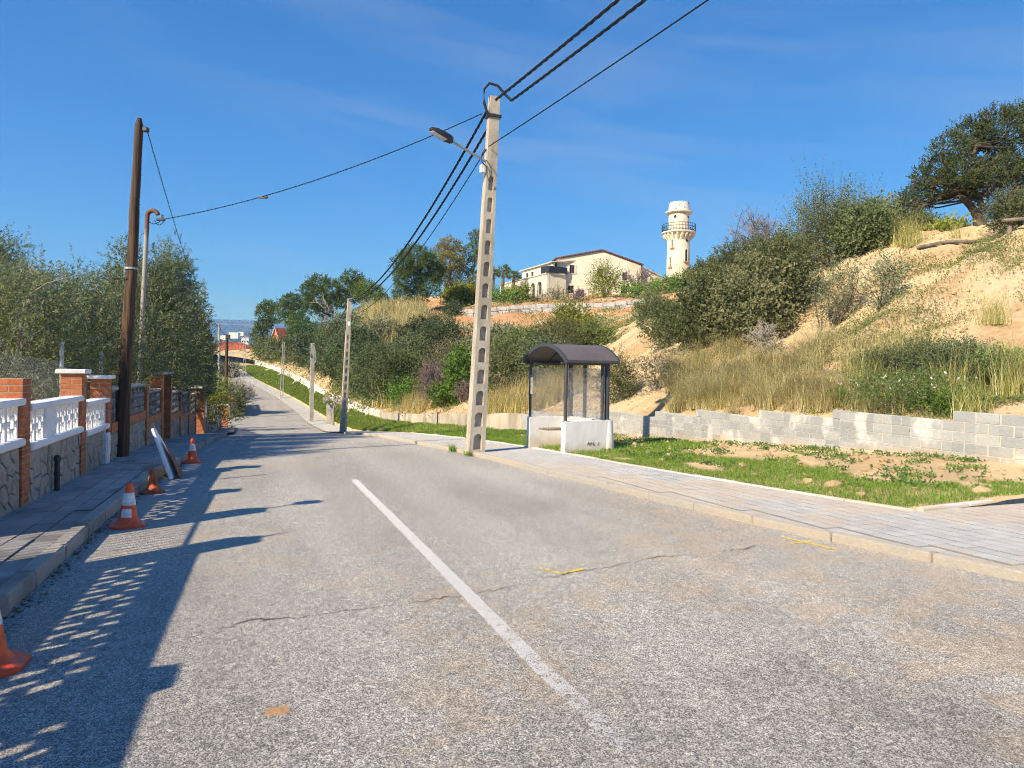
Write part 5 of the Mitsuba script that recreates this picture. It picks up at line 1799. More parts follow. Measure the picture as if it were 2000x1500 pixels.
# ---- shrubs on the bank at the right, named by what they stand beside
W_ = lambda px, dist: px * dist / F
for spec in [
    ('broad dark evergreen shrub hanging over the left lip of the bare sand slope', 1385, 690, 27.5, 3.6, 2.9, DARK, 1),
    ('dark evergreen shrub at the left end of the thicket, below the round tower', 1330, 655, 31, 3.0, 2.1, DARK, 2),
    ('grey-green rounded shrub in the middle of the thicket on the bank', 1455, 690, 26.0, 3.1, 3.2, GREY, 3),
    ('dark shrub at the right end of the thicket above the dry grass', 1535, 660, 26.5, 2.7, 2.9, DARK, 4),
    ('tall bushy dark shrub at the top of the thicket right of the round tower', 1440, 560, 37, 3.4, 2.5, DARK, 5),
    ('dark shrub close right of the round tower foot', 1392, 556, 42, 2.8, 2.3, DARK, 6),
    ('tall spiky grey-green shrub with upright shoots against the sky on the crest', 1625, 535, 29.5, 2.7, 3.2, GREY, 7),
    ('dark shrub leaning over the bare bank just below the spiky crest shrub', 1690, 545, 28.0, 2.2, 1.9, DARK, 8),
    ('rounded shrub on the crest right of the spiky one', 1745, 490, 31.5, 2.5, 1.75, GREY, 9),
    ('grey-green shrub behind the top of the thicket under the bare tree', 1560, 545, 33, 2.9, 2.1, GREY, 10),
    ('low dark shrub on the crest left of the dry tufts', 1800, 475, 30.0, 1.5, .75, DARK, 11),
    ('low yellow-green shrub on the crest left of the holm oak trunk', 1855, 458, 28.5, 1.2, .5, YELLOWISH, 12),
    ('dense rounded shrub beneath the holm oak at the crest rail fence', 1988, 476, 24.0, 1.7, 1.5, DARK, 13),
    ('bushy dark shrub filling the crest behind the rail fence at the right edge', 2075, 440, 27, 3.0, 1.6, DARK, 14),
    ('small dark shrub standing right behind the bus shelter', 1208, 790, 26.0, 1.3, 1.9, DARK, 15),
]:
    lab, px, py, dist, w, h, pal, sd = spec
    shrub(lab, px, py, dist, w, h, pal, 'shrub', sd, lump=.38 if sd != 7 else .5, sprig=1.0 if sd != 7 else 2.2, up=.5 if sd != 7 else 1.0, nl=9, lw=(1.1, .5))
for lab, px, py, dist, w, h, sd in [
    ('sparse silver-green olive sapling on the bare bank, right one of two', 1722, 645, 22.5, .95, 1.9, 31),
    ('sparse silver-green olive sapling on the bare bank, left one of two', 1632, 650, 24.0, 1.5, 2.0, 32)]:
    shrub(lab, px, py, dist, w, h, ((.125, .14, .075), (.15, .155, .09), (.10, .115, .06)), 'olive_sapling', sd, dens=.24, lw=(1.5, .35), up=.9, sprig=1.7, lump=.5, lo=.2, cat='sapling')
shrub('thin half-bare shrub on the sand slope right of the bus shelter', 1285, 745, 25, 1.0, 1.2, ((.12, .115, .07), (.15, .12, .08)), 'thin_shrub', 33, dens=.12, lw=(1.3, .4), up=.6, sprig=2.2, lo=.2)

# ---- thicket on the slope behind shelter and pole
for lab, px, py, dist, w, h, pal, kind, sd in [
    ('round dark evergreen shrub above the bus shelter roof', 1085, 690, 44, 3.9, 3.2, DARK, 'shrub', 41),
    ('bright green leafy shrub right of the tall lattice pole', 1025, 690, 48, 3.9, 2.7, BRIGHT, 'shrub', 42),
    ('large dark shrub low on the slope between pole and shelter', 1000, 765, 38, 4.0, 3.6, DARK, 'shrub', 43),
    ('green shrub behind the shelter glass', 1075, 765, 36, 3.0, 2.6, DARK, 'shrub', 44),
    ('grey-green shrub top left of the round dark one near the terrace', 970, 650, 60, 4.2, 2.8, GREY, 'shrub', 45),
    ('yellow-green young tree on the slope below the farmhouse', 1118, 650, 62, 3.2, 3.4, YELLOWISH, 'shrub', 46),
    ('olive-green shrub between yellow young tree and sand slope', 1160, 690, 48, 3.0, 2.2, ((.075, .10, .03), (.10, .12, .04)), 'shrub', 47),
    ('dark shrub at the top of the sand slope left of the thicket', 1278, 620, 58, 2.6, 2.4, DARK, 'shrub', 48),
    ('brown half-dry shrub left of the tall lattice pole', 880, 690, 52, 3.2, 3.2, BROWNISH, 'dry_shrub', 49),
    ('second brown half-dry shrub behind the old wall', 845, 720, 50, 2.8, 2.4, BROWNISH, 'dry_shrub', 50),
    ('dark green climbing shrub directly left of the tall lattice pole', 905, 745, 42, 1.6, 3.0, ((.06, .10, .02), (.08, .12, .03)), 'shrub', 51),
    ('dark shrub on the spur beneath the eucalyptus trees', 822, 640, 78, 4.2, 3.6, DARK, 'shrub', 52),
    ('dark low shrub at the right end of the reed bed', 860, 660, 72, 4.6, 3.0, DARK, 'shrub', 53),
    ('big round dark holm oak shrub right of the second lattice pole', 728, 786, 60, 4.1, 4.7, ((.050, .064, .032), (.066, .080, .038)), 'shrub', 54),
    ('large dark shrub left of the second lattice pole', 655, 755, 80, 5.6, 5.6, ((.050, .064, .032), (.066, .080, .038)), 'shrub', 55),
    ('dark shrub behind the plain square pole', 612, 745, 96, 7.0, 6.6, ((.055, .07, .034), (.072, .086, .042)), 'shrub', 56),
    ('dark shrub between plain square pole and slim pole', 580, 738, 105, 5.6, 4.2, ((.045, .062, .03), (.06, .078, .038)), 'shrub', 57),
    ('olive-green shrub at the foot of the pines behind the slim pole', 548, 705, 124, 6.4, 2.6, ((.07, .085, .03), (.085, .10, .04)), 'shrub', 58),
    ('olive-green hedge shrub left of the far lime wall end', 510, 694, 148, 5.0, 3.4, ((.085, .11, .03), (.075, .09, .035)), 'shrub', 59),
    ('grey-green shrub on the upper spur below the bare white tree', 690, 650, 98, 5.4, 4.4, GREY, 'shrub', 60),
    ('brown-green shrub patch above the dark shrubs on the spur', 700, 680, 88, 5.2, 3.6, BROWNISH, 'dry_shrub', 61),
    ('dark shrub at the right of the reed bed near the old wall top', 790, 700, 66, 4.4, 3.4, DARK, 'shrub', 62),
    ('grey-green shrub below the reed bed in the hollow', 745, 690, 84, 4.2, 3.0, GREY, 'shrub', 63),
    ('low green shrub left of the prickly pear', 800, 800, 51, 2.8, 1.5, BRIGHT, 'shrub', 64),
    ('low green shrub among dry grass below the lattice pole', 875, 795, 43, 2.2, 1.2, BRIGHT, 'shrub', 65),
]:
    shrub(lab, px, py, dist, w, h, pal, kind, sd, lump=.36, nl=8)
row = np.arange(53.5, 156, 4.3)
gr_ = np.random.default_rng(9)
for i, s_row in enumerate(row):
    x, y = to_xy(s_row, float(wall_t(s_row)) + 1.2 + gr_.random())
    zz_ = float(hill(x, y))
    px_ = 1000 + F * x / y
    shrub('dark evergreen shrub in the row standing right behind the whitewashed wall', px_, 700, y, 4.6 + gr_.random(), (2.4 + 1.6 * gr_.random()) * (1 if s_row < 98 else .55), DARK if i % 3 else ((.07, .085, .03), (.085, .10, .04)), 'wall_shrub', 600 + i, group='shrubs in a row behind the whitewashed wall', dens=.8)
for lab, px, py, dist, w, h, pal, sd in [
    ('clipped round orange tree in front of the farmhouse gable', 1181, 580, 108, 4.4, 4.6, ((.085, .105, .018), (.12, .12, .02), (.065, .09, .016)), 71),
    ('low spreading green shrub on the terrace below the palms', 983, 600, 106, 5.2, 1.1, BRIGHT, 72),
    ('second low green shrub on the terrace right of the palms', 1008, 598, 106, 4.0, 1.0, ((.12, .14, .04), (.09, .12, .03)), 73),
    ('conical green bush at the arcade of the farmhouse', 1020, 585, 107, 1.3, 2.6, ((.10, .12, .02), (.13, .13, .025)), 74),
    ('round grey-green bush at the foot of the farmhouse end wall', 1086, 585, 107, 2.3, 1.3, GREY, 75),
    ('upright bright green shrub in front of the annex door', 1274, 577, 112, 1.6, 2.4, BRIGHT, 76),
    ('green ground shrub on the terrace edge below the annex', 1240, 584, 104, 3.6, 1.3, BRIGHT, 77),
    ('umbrella-shaped yellow-green tree by the hilltop wire fence, left one', 897, 582, 108, 4.6, 3.3, ((.14, .155, .02), (.17, .175, .03)), 78),
    ('umbrella-shaped yellow-green tree by the hilltop wire fence, right one', 925, 582, 108, 4.0, 3.0, ((.15, .15, .02), (.18, .17, .03)), 79),
    ('yellow-green shrub against the foot of the round tower', 1352, 578, 112, 3.4, 2.6, YELLOWISH, 81),
    ('wide green shrub below the round tower base', 1318, 584, 108, 5.0, 1.9, BRIGHT, 82),
    ('dark shrub on the sand lip below the wire fence', 884, 602, 100, 1.8, 1.2, DARK, 80),
]:
    shrub(lab, px, py, dist, w, h, pal, 'garden_shrub', sd, lump=.22, nl=8, cat='tree' if 'tree' in lab else 'shrub')

# ---- bare trees
def bare_tree(label, px, py, dist, h, seed, m_='bark', kids=4, depth=4, spread=.6, kind='bare_tree', trunk=.25, r=.06, n=1, z=None):
    key = thing(kind, label, 'tree')
    g = np.random.default_rng(seed)
    x, y, _ = at(px, py, dist)
    z = float(hill(x, y)) if z is None else z
    b = MB()
    for i in range(n):
        branch_tree(g, [g.normal() * .05 * h * (n > 1), g.normal() * .05 * h * (n > 1), -.1], [g.normal() * .25 * (n > 1), g.normal() * .25 * (n > 1), 1], h * trunk, r, depth, b, spread, .3, kids, .010 * dist / 40)
    v, f = b.mesh()
    v = v * h / v[:, 2].max()
    part(key, 'branches', (v, f), m_, m=tr(x, y, z))
    return key


mat('purple_twig', principled((.20, .15, .15), .9, .2))
mat('pale_twig', principled((.34, .31, .27), .9, .2))
bare_tree('leafless spreading tree with fine purplish twigs against the sky right of the round tower', 1478, 545, 39, 4.0, 5, 'purple_twig', 4, 4, .75, n=3, trunk=.3)
bare_tree('leafless garden tree with pale twigs in front of the farmhouse annex corner', 1236, 578, 108, 5.0, 6, 'purple_twig', 4, 3, .5, n=3, r=.08)
bare_tree('pale leafless tree among the pines left of the second lattice pole', 655, 640, 112, 6.2, 7, 'pale_twig', 4, 3, .5, r=.12)
bare_tree('purple-grey leafless shrub on the slope left of the tall lattice pole', 870, 745, 44, 2.7, 8, 'purple_twig', 4, 4, .6, 'bare_shrub', n=5, r=.03)
bare_tree('leafless thorny shrub below the prickly pear', 905, 775, 41, 1.6, 9, 'purple_twig', 4, 4, .6, 'bare_shrub', n=4, r=.03)
bare_tree('leafless grey shrub above the dry grass at the left of the sand slope', 1490, 730, 24.5, 1.1, 10, 'pale_twig', 4, 4, .6, 'bare_shrub', n=4, r=.02)
bare_tree('leafless roadside bush with pale upright twigs behind the thin timber pole', 452, 800, 84, 6.0, 11, 'pale_twig', 4, 4, .42, 'bare_shrub', n=6, r=.05, z=-4.2)
bare_tree('grapevine with bare knotted branches on the terrace in front of the farmhouse', 1128, 582, 106, 2.2, 12, 'purple_twig', 4, 3, .9, 'bare_vine', n=5, r=.06)
# pollarded mulberry beside the second lattice pole, with a grey cabinet behind it
pol = thing('pollarded_tree', 'small pollarded tree with knobbly crown of stumps left of the second lattice pole', 'tree')
g = np.random.default_rng(77)
x, y, _ = at(650, 822, 69)
s_, t_ = to_st(np.array([x, y]))
zt_0 = float(verge_z(np.array(float(s_)), np.array(float(t_))))
b = MB()
b.tube([[0, 0, -.1], [.02, 0, .5], [.0, 0, 1.0]], [.13, .10, .10], 8)
for k in range(5):
    a = k * 1.26 + .3
    tip = np.array([.55 * math.cos(a), .45 * math.sin(a), 1.62])
    b.tube([[0, 0, .95], tip * [.5, .5, 1] - [0, 0, .25], tip], [.07, .055, .06], 6)
    for j in range(9):
        d = unit(g.normal(size=3) + [0, 0, .4])
        b.tube([tip, tip + d * .12, tip + d * .24], [.05, .045, .055], 5)
part(pol, 'trunk', b.mesh(), 'pale_twig', m=M(tr(x, y, zt_0), sc(1.5)))
gc = thing('grey_cabinet', 'narrow grey service cabinet standing in the verge behind the pollarded tree', 'cabinet')
x, y, _ = at(643, 822, 72)
part(gc, 'body', ply(cham_box((.5, .5, 2.0), .03), 'grey_concrete'), None, m=tr(x, y, zt_0 + .9))
part(gc, 'lid', ply(cham_box((.6, .6, .08), .02), 'white_edging'), None, m=tr(x, y, zt_0 + 1.94))

# ---- prickly pears
mat('cactus_skin', principled(mottled((.30, .34, .27), (.20, .25, .16), 5, .7), .7, .3))
for lab, px, py, dist, n, size, sd in [('pale grey-green prickly pear on the slope left of the tall lattice pole', 852, 765, 46, 26, .42, 1), ('small prickly pear behind the old wall near the reeds', 787, 800, 50, 11, .36, 2), ('small prickly pear behind the middle of the old wall', 836, 800, 46, 8, .34, 3)]:
    key = thing('prickly_pear', lab, 'cactus')
    g = np.random.default_rng(sd)
    x, y, _ = at(px, py, dist)
    z = float(hill(x, y))
    nodes = [(np.array([g.normal() * .4, g.normal() * .3, 0]), 0) for _ in range(4)]
    base_pad = trimesh.creation.icosphere(2)
    for i in range(n):
        p, dep = nodes[g.integers(0, len(nodes))]
        d = unit(np.array([g.normal() * .8, g.normal() * .5, .9]))
        c = p + d * size * .55
        m = M(tr(*(c + [x, y, z])), rz(g.uniform(0, 3)), rx(g.normal() * .5), sc(size * .36, size * .08, size * .55))
        part(key, 'pad', ply((np.array(base_pad.vertices), np.array(base_pad.faces)), 'cactus_skin', True), None, m=m)
        nodes.append((p + d * size, dep + 1))

# ---- pines, eucalyptus, palms
def big_tree(kind, label, px, py, dist, lobes_px, pal, seed, trunk_r=.22, L=.30, W=.10, dens=1.0, bark='pine_bark', flat=.8, up=.6, z=None, lean=(0, 0), droop=0.0, sprig=.55, lump=.35, lo=.45, cap=3600):
    """lobes_px: (px, py, half width, half height) of the clumps of the crown as surveyed; depth is spread about the trunk's distance."""
    key = thing(kind, label, 'tree')
    g = np.random.default_rng(seed)
    base = at(px, py, dist)
    base[2] = float(hill(base[0], base[1])) if z is None else z
    lobes = []
    for (cx, cy, rx_, ry_) in lobes_px:
        dd = dist + g.normal() * rx_ * dist / F * .5
        c = at(cx, cy, dd) - base
        lobes.append((c, (rx_ * dist / F, rx_ * dist / F * flat, ry_ * dist / F)))
    area = sum(4 * math.pi * R[0] * R[2] for _, R in lobes)
    k = 8
    n = int(min(cap, dens * 1.7 * area / (L * W * k * .6)))
    v, f, c = foliage(lobes, n, g, sprig, k, L, W, pal, up=up, lump=lump, lo=lo, bright=.35, droop=droop)
    part(key, 'crown', (v, f), 'leaf', color=c, m=tr(*base))
    b = MB()
    top = np.mean([l[0] for l in lobes], axis=0) + [0, 0, .3]
    kk = np.linspace(0, 1, 9)[:, None]
    spine = top * kk + np.column_stack([np.sin(kk[:, 0] * 3 + seed) * .25, np.cos(kk[:, 0] * 2.3 + seed) * .2, 0 * kk[:, 0]]) * kk * (1 - kk) * 4
    b.tube(spine - [0, 0, .2], trunk_r * (1 - .6 * kk[:, 0]), 8)
    for l, R in lobes:
        a = spine[g.integers(3, 8)]
        m_ = (a + l) / 2 + [0, 0, -.15 * np.linalg.norm(l - a)]
        t = np.linspace(0, 1, 6)[:, None]
        b.tube((1 - t) ** 2 * a + 2 * t * (1 - t) * m_ + t ** 2 * np.array(l), trunk_r * .42 * (1 - .7 * t[:, 0]), 5)
    part(key, 'trunk', b.mesh(), bark, m=tr(*base))
    return key


big_tree('pine_tree', 'full rounded dark pine at the top of the spur, left of the eucalyptus trees', 817, 602, 100,
         [(815, 505, 30, 22), (790, 520, 22, 22), (840, 520, 24, 24), (800, 548, 30, 22), (838, 555, 22, 20), (785, 575, 18, 16), (815, 580, 22, 12), (850, 535, 14, 18)], PINE, 101)
big_tree('eucalyptus_tree', 'rust-tinged eucalyptus behind the pine, left one', 880, 590, 108,
         [(880, 478, 20, 14), (865, 490, 15, 14), (893, 495, 14, 18), (875, 512, 20, 18), (862, 535, 14, 16), (886, 535, 18, 14), (898, 515, 10, 14)],
         ((.15, .14, .04), (.19, .13, .045), (.10, .12, .04)), 102, .2, droop=.5, up=.2, lump=.4, dens=.8)
big_tree('eucalyptus_tree', 'tall airy eucalyptus directly behind the lattice pole', 922, 590, 110,
         [(930, 465, 11, 16), (940, 470, 10, 22), (918, 490, 14, 10), (932, 500, 10, 14), (910, 520, 13, 13), (925, 540, 14, 12), (950, 520, 10, 20)],
         ((.09, .12, .055), (.075, .10, .045)), 103, .2, droop=.5, up=.2, lump=.4, dens=.75)
big_tree('pine_tree', 'tall narrow dark pine at the left end of the ridge row', 530, 690, 150,
         [(525, 600, 14, 12), (512, 612, 12, 14), (535, 615, 13, 14), (514, 635, 14, 14), (506, 655, 13, 14), (511, 675, 13, 14), (528, 632, 8, 8)], PINE, 104, .22, L=.42, W=.15)
big_tree('pine_tree', 'pine with see-through crown, second from the left on the ridge', 560, 690, 140,
         [(568, 588, 18, 14), (556, 602, 16, 14), (582, 605, 16, 16), (566, 622, 18, 12), (590, 625, 12, 10)], PINE, 105, .22, L=.40, W=.14)
big_tree('pine_tree', 'broad pine third from the left, highest of the ridge row', 632, 655, 128,
         [(625, 555, 24, 14), (603, 568, 18, 14), (645, 570, 20, 16), (620, 585, 26, 16), (650, 590, 16, 14), (605, 600, 16, 14), (632, 608, 18, 10)], PINE, 106, .24, L=.38, W=.13)
big_tree('pine_tree', 'dark pine fourth from the left on the ridge', 672, 650, 130,
         [(688, 545, 20, 12), (672, 558, 18, 12), (702, 560, 14, 14), (685, 578, 20, 14), (668, 590, 14, 12)], PINE, 107, .24, L=.38, W=.13)
big_tree('pine_tree', 'lighter green umbrella pine just right of the second lattice pole top', 724, 628, 108,
         [(716, 562, 18, 11), (704, 575, 14, 11), (732, 572, 16, 12), (718, 585, 18, 8), (740, 582, 10, 8)], ((.085, .12, .025), (.10, .135, .03), (.06, .09, .022)), 108, .14)
big_tree('pine_tree', 'dark pine behind the umbrella pine, right of it', 748, 620, 112,
         [(748, 590, 12, 12), (756, 600, 10, 12), (740, 605, 10, 10), (760, 612, 10, 8)], ((.04, .06, .025), (.05, .075, .03)), 109, .14)
big_tree('pine_tree', 'bushy low pine in front of the brick house', 598, 700, 128,
         [(598, 640, 20, 12), (580, 650, 16, 14), (612, 652, 16, 14), (596, 668, 22, 14), (575, 672, 12, 10), (616, 676, 12, 10)], ((.06, .10, .035), (.07, .11, .04)), 110, .2, L=.38, W=.14)
big_tree('pine_tree', 'low yellow-green pine left of the bushy one', 568, 705, 130,
         [(575, 632, 10, 14), (572, 655, 10, 14), (570, 680, 12, 12)], ((.085, .115, .025), (.07, .10, .025)), 111, .15, L=.38, W=.14)

for i, (lab, px, py, dist, h) in enumerate([('fan palm with shaggy trunk at the farmhouse arcade, left one', 981, 580, 110, 4.6), ('shorter fan palm at the farmhouse arcade, right one', 1002, 580, 108, 3.9), ('small fan palm at the far corner of the farmhouse', 962, 580, 118, 3.6)]):
    key = thing('palm_tree', lab, 'tree')
    g = np.random.default_rng(200 + i)
    x, y, _ = at(px, py, dist)
    z = float(hill(x, y))
    kk = np.linspace(0, 1, 12)
    part(key, 'trunk', tube(np.column_stack([kk * .1, kk * 0, kk * h]), .30 - .06 * kk + .03 * np.sin(kk * 40), 10), 'pine_bark', m=tr(x, y, z))
    P, D, Ls = [], [], []
    b = MB()
    for k in range(34):
        d = unit(np.array([g.normal(), g.normal(), g.uniform(-.5, 1.3)]))
        r = g.uniform(.5, .95)
        hub = np.array([.1, 0, h]) + d * r - [0, 0, .12 * r]
        b.tube([[.1, 0, h], [.1, 0, h] + d * r * .5 + [0, 0, .03], hub], .02, 3)
        for j in range(16):
            dd = unit(d + g.normal(size=3) * .55)
            P.append(hub)
            D.append(dd)
            Ls.append(.62)
    v, f, c = leaf_mesh(np.array(P), np.array(D), np.array(Ls), .085, np.array(((.10, .13, .05),)) * (.6 + .8 * g.random((len(P), 1))), g)
    part(key, 'crown', (v, f), 'leaf', color=c, m=tr(x, y, z))
    part(key, 'leaf_stalks', b.mesh(), 'bark', m=tr(x, y, z))

# ---- holm oak on the crest, right
oak = thing('holm_oak', 'large old holm oak with forked trunk on the bank crest at the right edge', 'tree')
g = np.random.default_rng(303)
OD = 30.0
ob = at(1914, 446, OD)
ob[2] = float(hill(ob[0], ob[1])) - .1
olobes = []
for cx, cy, rx_, ry_, dz in [(1960, 250, 62, 40, 0), (1900, 265, 48, 36, .4), (1860, 290, 40, 30, -.4), (1990, 225, 40, 22, .6), (1930, 300, 50, 34, .5), (1838, 325, 36, 28, .3), (1875, 340, 44, 26, -.6), (1810, 345, 30, 22, .0), (1795, 372, 26, 20, .4),
                         (1830, 368, 28, 18, -.3), (1775, 385, 20, 14, .2), (1910, 345, 40, 24, .5), (1960, 330, 44, 28, -.5), (2000, 300, 40, 34, .0), (1935, 372, 22, 14, .3), (1905, 362, 26, 16, -.4), (1772, 403, 20, 9, .1), (1800, 402, 18, 9, .4),
                         (2040, 260, 50, 44, 0), (2060, 320, 44, 40, .5), (1885, 385, 12, 8, 0), (1990, 355, 30, 20, .8)]:
    c = at(cx, cy, OD + dz * 1.6) - ob
    olobes.append((c, (rx_ * OD / F * .88, rx_ * OD / F * .8, ry_ * OD / F * .86)))
v, f, c = foliage(olobes, 5600, g, .26, 9, .075, .05, ((.045, .066, .026), (.060, .080, .030), (.038, .052, .024), (.075, .066, .032)), up=.5, lump=.42, lo=.35, bright=.4)
part(oak, 'crown', (v, f), 'leaf', color=c, m=tr(*ob))
b = MB()
o_ = lambda px, py, dz=0: at(px, py, OD + dz) - ob
fork = o_(1910, 425)
b.tube([o_(1916, 452), o_(1914, 438), fork], [.30, .25, .22], 10)
limbs = [([fork, o_(1896, 402), o_(1880, 386), o_(1862, 378), o_(1840, 382), o_(1818, 392), o_(1795, 408), o_(1782, 416)], .17, .05),
         ([fork, o_(1917, 405), o_(1913, 388), o_(1903, 372), o_(1902, 350), o_(1900, 320), o_(1905, 285)], .16, .05),
         ([o_(1862, 378), o_(1862, 362), o_(1855, 340), o_(1845, 320)], .09, .03),
         ([o_(1903, 372), o_(1925, 340), o_(1945, 310), o_(1965, 270)], .10, .03),
         ([o_(1913, 388), o_(1930, 372), o_(1945, 365)], .06, .03), ([o_(1840, 382), o_(1822, 365), o_(1805, 350)], .06, .02)]
for pts, r0, r1 in limbs:
    b.tube(pts, np.linspace(r0, r1, len(pts)), 8)
for _ in range(150):
    l, R = olobes[g.integers(0, len(olobes))]
    q = limbs[g.integers(0, len(limbs))][0]
    a = min(q, key=lambda p: np.linalg.norm(np.array(p) - l))
    tip = np.array(l) + g.normal(size=3) * np.array(R) * .5
    b.tube([a, (np.array(a) + tip) / 2 + g.normal(size=3) * .15, tip], [.04, .025, .010], 4)
part(oak, 'trunk', b.mesh(), 'bark', m=tr(*ob))
oak2 = thing('holm_oak', 'second dark leaning holm oak behind the rounded crest shrub at the frame edge', 'tree')
b = MB()
for pts, r0, r1 in [([o_(1952, 425, 1), o_(1968, 395, 1), o_(1988, 375, 1), o_(2012, 355, 1)], .26, .2), ([o_(1988, 375, 1), o_(1978, 345, 1), o_(1965, 320, 1)], .10, .05), ([o_(2012, 355, 1), o_(2030, 320, 1), o_(2040, 280, 1)], .15, .06)]:
    b.tube(pts, np.linspace(r0, r1, len(pts)), 8)
part(oak2, 'trunk', b.mesh(), 'bark', m=tr(*ob))
v, f, c = foliage([(o_(2035, 330, 1.5), (1.1, 1.0, .9)), (o_(1985, 345, 1.5), (.6, .6, .5)), (o_(2080, 290, 1), (1.3, 1.0, 1.0))], 700, g, .26, 9, .085, .055, DARK, lump=.42, lo=.35)
part(oak2, 'crown', (v, f), 'leaf', color=c, m=tr(*ob))

# ---- olive trees behind the walls on the left
def olive(label, s, t, z, lobes, n, seed, L=.078, W=.021, k=13, trunks=3, kind='olive_tree'):
    key = thing(kind, label, 'tree')
    g = np.random.default_rng(seed)
    xy = to_xy(s, t)
    v, f, c = foliage(lobes, n, g, .42, k, L, W, OLIVE, up=.55, lump=.42, lo=.25, bright=.38, wild=.6)
    m = M(tr(xy[0], xy[1], z), WST)
    part(key, 'crown', (v, f), 'leaf', color=c, m=m)
    b = MB()
    for i in range(trunks):
        a = g.normal(size=3) * [.25, .25, 0]
        for j in range(6):
            l, R = lobes[g.integers(0, len(lobes))]
            tip = np.array(l) + g.normal(size=3) * np.array(R) * .45
            mid = a + [0, 0, .25 * tip[2]] + (tip - a) * [.25, .25, .25] + g.normal(size=3) * .2
            kk = np.linspace(0, 1, 9)[:, None]
            pts = (1 - kk) ** 2 * a + 2 * kk * (1 - kk) * mid + kk ** 2 * tip
            b.tube(pts, .075 * (1 - .85 * kk[:, 0]), 6)
            for q in range(5):
                p0 = pts[g.integers(3, 9)]
                d = unit(g.normal(size=3) + [0, 0, .1]) * g.uniform(.5, 1.2)
                b.tube([p0, p0 + d * .5 + g.normal(size=3) * .08, p0 + d], [.014, .010, .004], 4)
    part(key, 'trunk', b.mesh(), 'pale_twig' if seed % 2 else 'bark', m=m)
    return key


def wide(lob):
    return [((x, y, z), (a, b_, c)) for x, y, z, a, b_, c in lob]


def olive_lobes(w, z0, z1, g):
    """A wide loose crown: low skirts over the wall, a full middle, a few upright tops."""
    h = z1 - z0
    lob = [((0, 0, z0 + h * .52), (w * .62, w * .75, h * .40)), ((.35 * w, -.5 * w, z0 + h * .42), (w * .5, w * .55, h * .32)), ((.35 * w, .55 * w, z0 + h * .45), (w * .5, w * .55, h * .34)), ((.45 * w, 0, z0 + h * .22), (w * .42, w * .75, h * .22))]
    for _ in range(4):
        lob.append(((w * g.uniform(-.3, .45), w * g.uniform(-.6, .6), z1 - h * g.uniform(.08, .26)), (w * g.uniform(.24, .36), w * g.uniform(.24, .36), h * g.uniform(.12, .22))))
    return lob


for i, (lab, s_, t_, zb, z0, z1, w, n, lf) in enumerate([
    ('big grey-green olive tree over the garden wall at the left edge', 16.2, -4.7, -.2, 1.0, 3.6, 1.8, 2500, .062),
    ('grey-green olive tree directly behind the middle of the garden wall', 20.2, -4.6, -.4, 1.0, 4.4, 2.0, 2700, .068),
    ('olive tree just left of the tall timber pole', 24.6, -4.4, -.6, 1.0, 5.1, 2.0, 2700, .075),
    ('olive tree rising right of the tall timber pole', 29.2, -4.0, -.9, 1.2, 6.7, 1.9, 2600, .085),
    ('tallest olive tree of the row, its top beside the hooked pipe', 33.2, -3.9, -1.2, 1.4, 7.7, 1.8, 2500, .095),
    ('olive tree sweeping low over the grey screen panels', 38.4, -3.8, -1.6, 1.5, 7.6, 2.0, 2300, .11),
    ('olive tree at the right end of the row, dark against the far houses', 43.0, -3.8, -2.0, 1.6, 7.2, 1.7, 2300, .13)]):
    g = np.random.default_rng(4000 + i)
    olive(lab, s_, t_, zb, olive_lobes(w, z0, z1, g), int(n * 1.15), 401 + i, L=lf * 1.15, W=lf * .40)
olive('taller dark olive tree behind the row at the left edge, standing against the sky', 28.2, -8.9, -1.0,
      [((0, 0, 5.6), (1.5, 1.6, 1.2)), ((.7, -.6, 4.6), (1.2, 1.2, 1.0)), ((.3, .6, 6.5), (.9, .9, .8)), ((.9, .3, 5.6), (.8, .8, .6))], 1700, 420, L=.095, W=.03)
# yellow-green hedge and bushes over the slatted fence and at the far corner
for lab, px, dist, w, h, zb, pal, sd in [('yellow-green privet bush over the orange pier', 392, 44, 3.0, 3.0, -1.9, ((.15, .16, .03), (.12, .14, .03)), 1), ('dark green leafy bush with pale flecks behind the slatted fence', 418, 58, 5.2, 4.4, -3.3, ((.075, .105, .025), (.10, .13, .035), (.17, .16, .06)), 2),
                                       ('dark rounded bush behind the curved corner wall', 446, 84, 3.2, 3.4, -4.0, ((.05, .075, .025), (.08, .10, .03)), 3), ('low hedge left of the far road where it climbs', 432, 132, 7, 3.0, -1.0, ((.10, .10, .06), (.13, .12, .08)), 4),
                                       ('green bush in front of the low orange-roofed house', 378, 100, 8, 6.0, -3.6, DARK, 5)]:
    key = thing('hedge_bush', lab, 'bush')
    g = np.random.default_rng(500 + sd)
    x, y, _ = at(px, 800, dist)
    lobes = rand_lobes(w, h, g, 7)
    lf = max(.06, dist * .0021)
    v, f, c = foliage(lobes, 900, g, lf * 4, 9, lf * 1.1, lf * .6, pal, lump=.3)
    part(key, 'foliage', (v, f), 'leaf', color=c, m=tr(x, y, zb))
    part(key, 'stem', stems(lobes, g, 8, .04), 'bark', m=tr(x, y, zb))
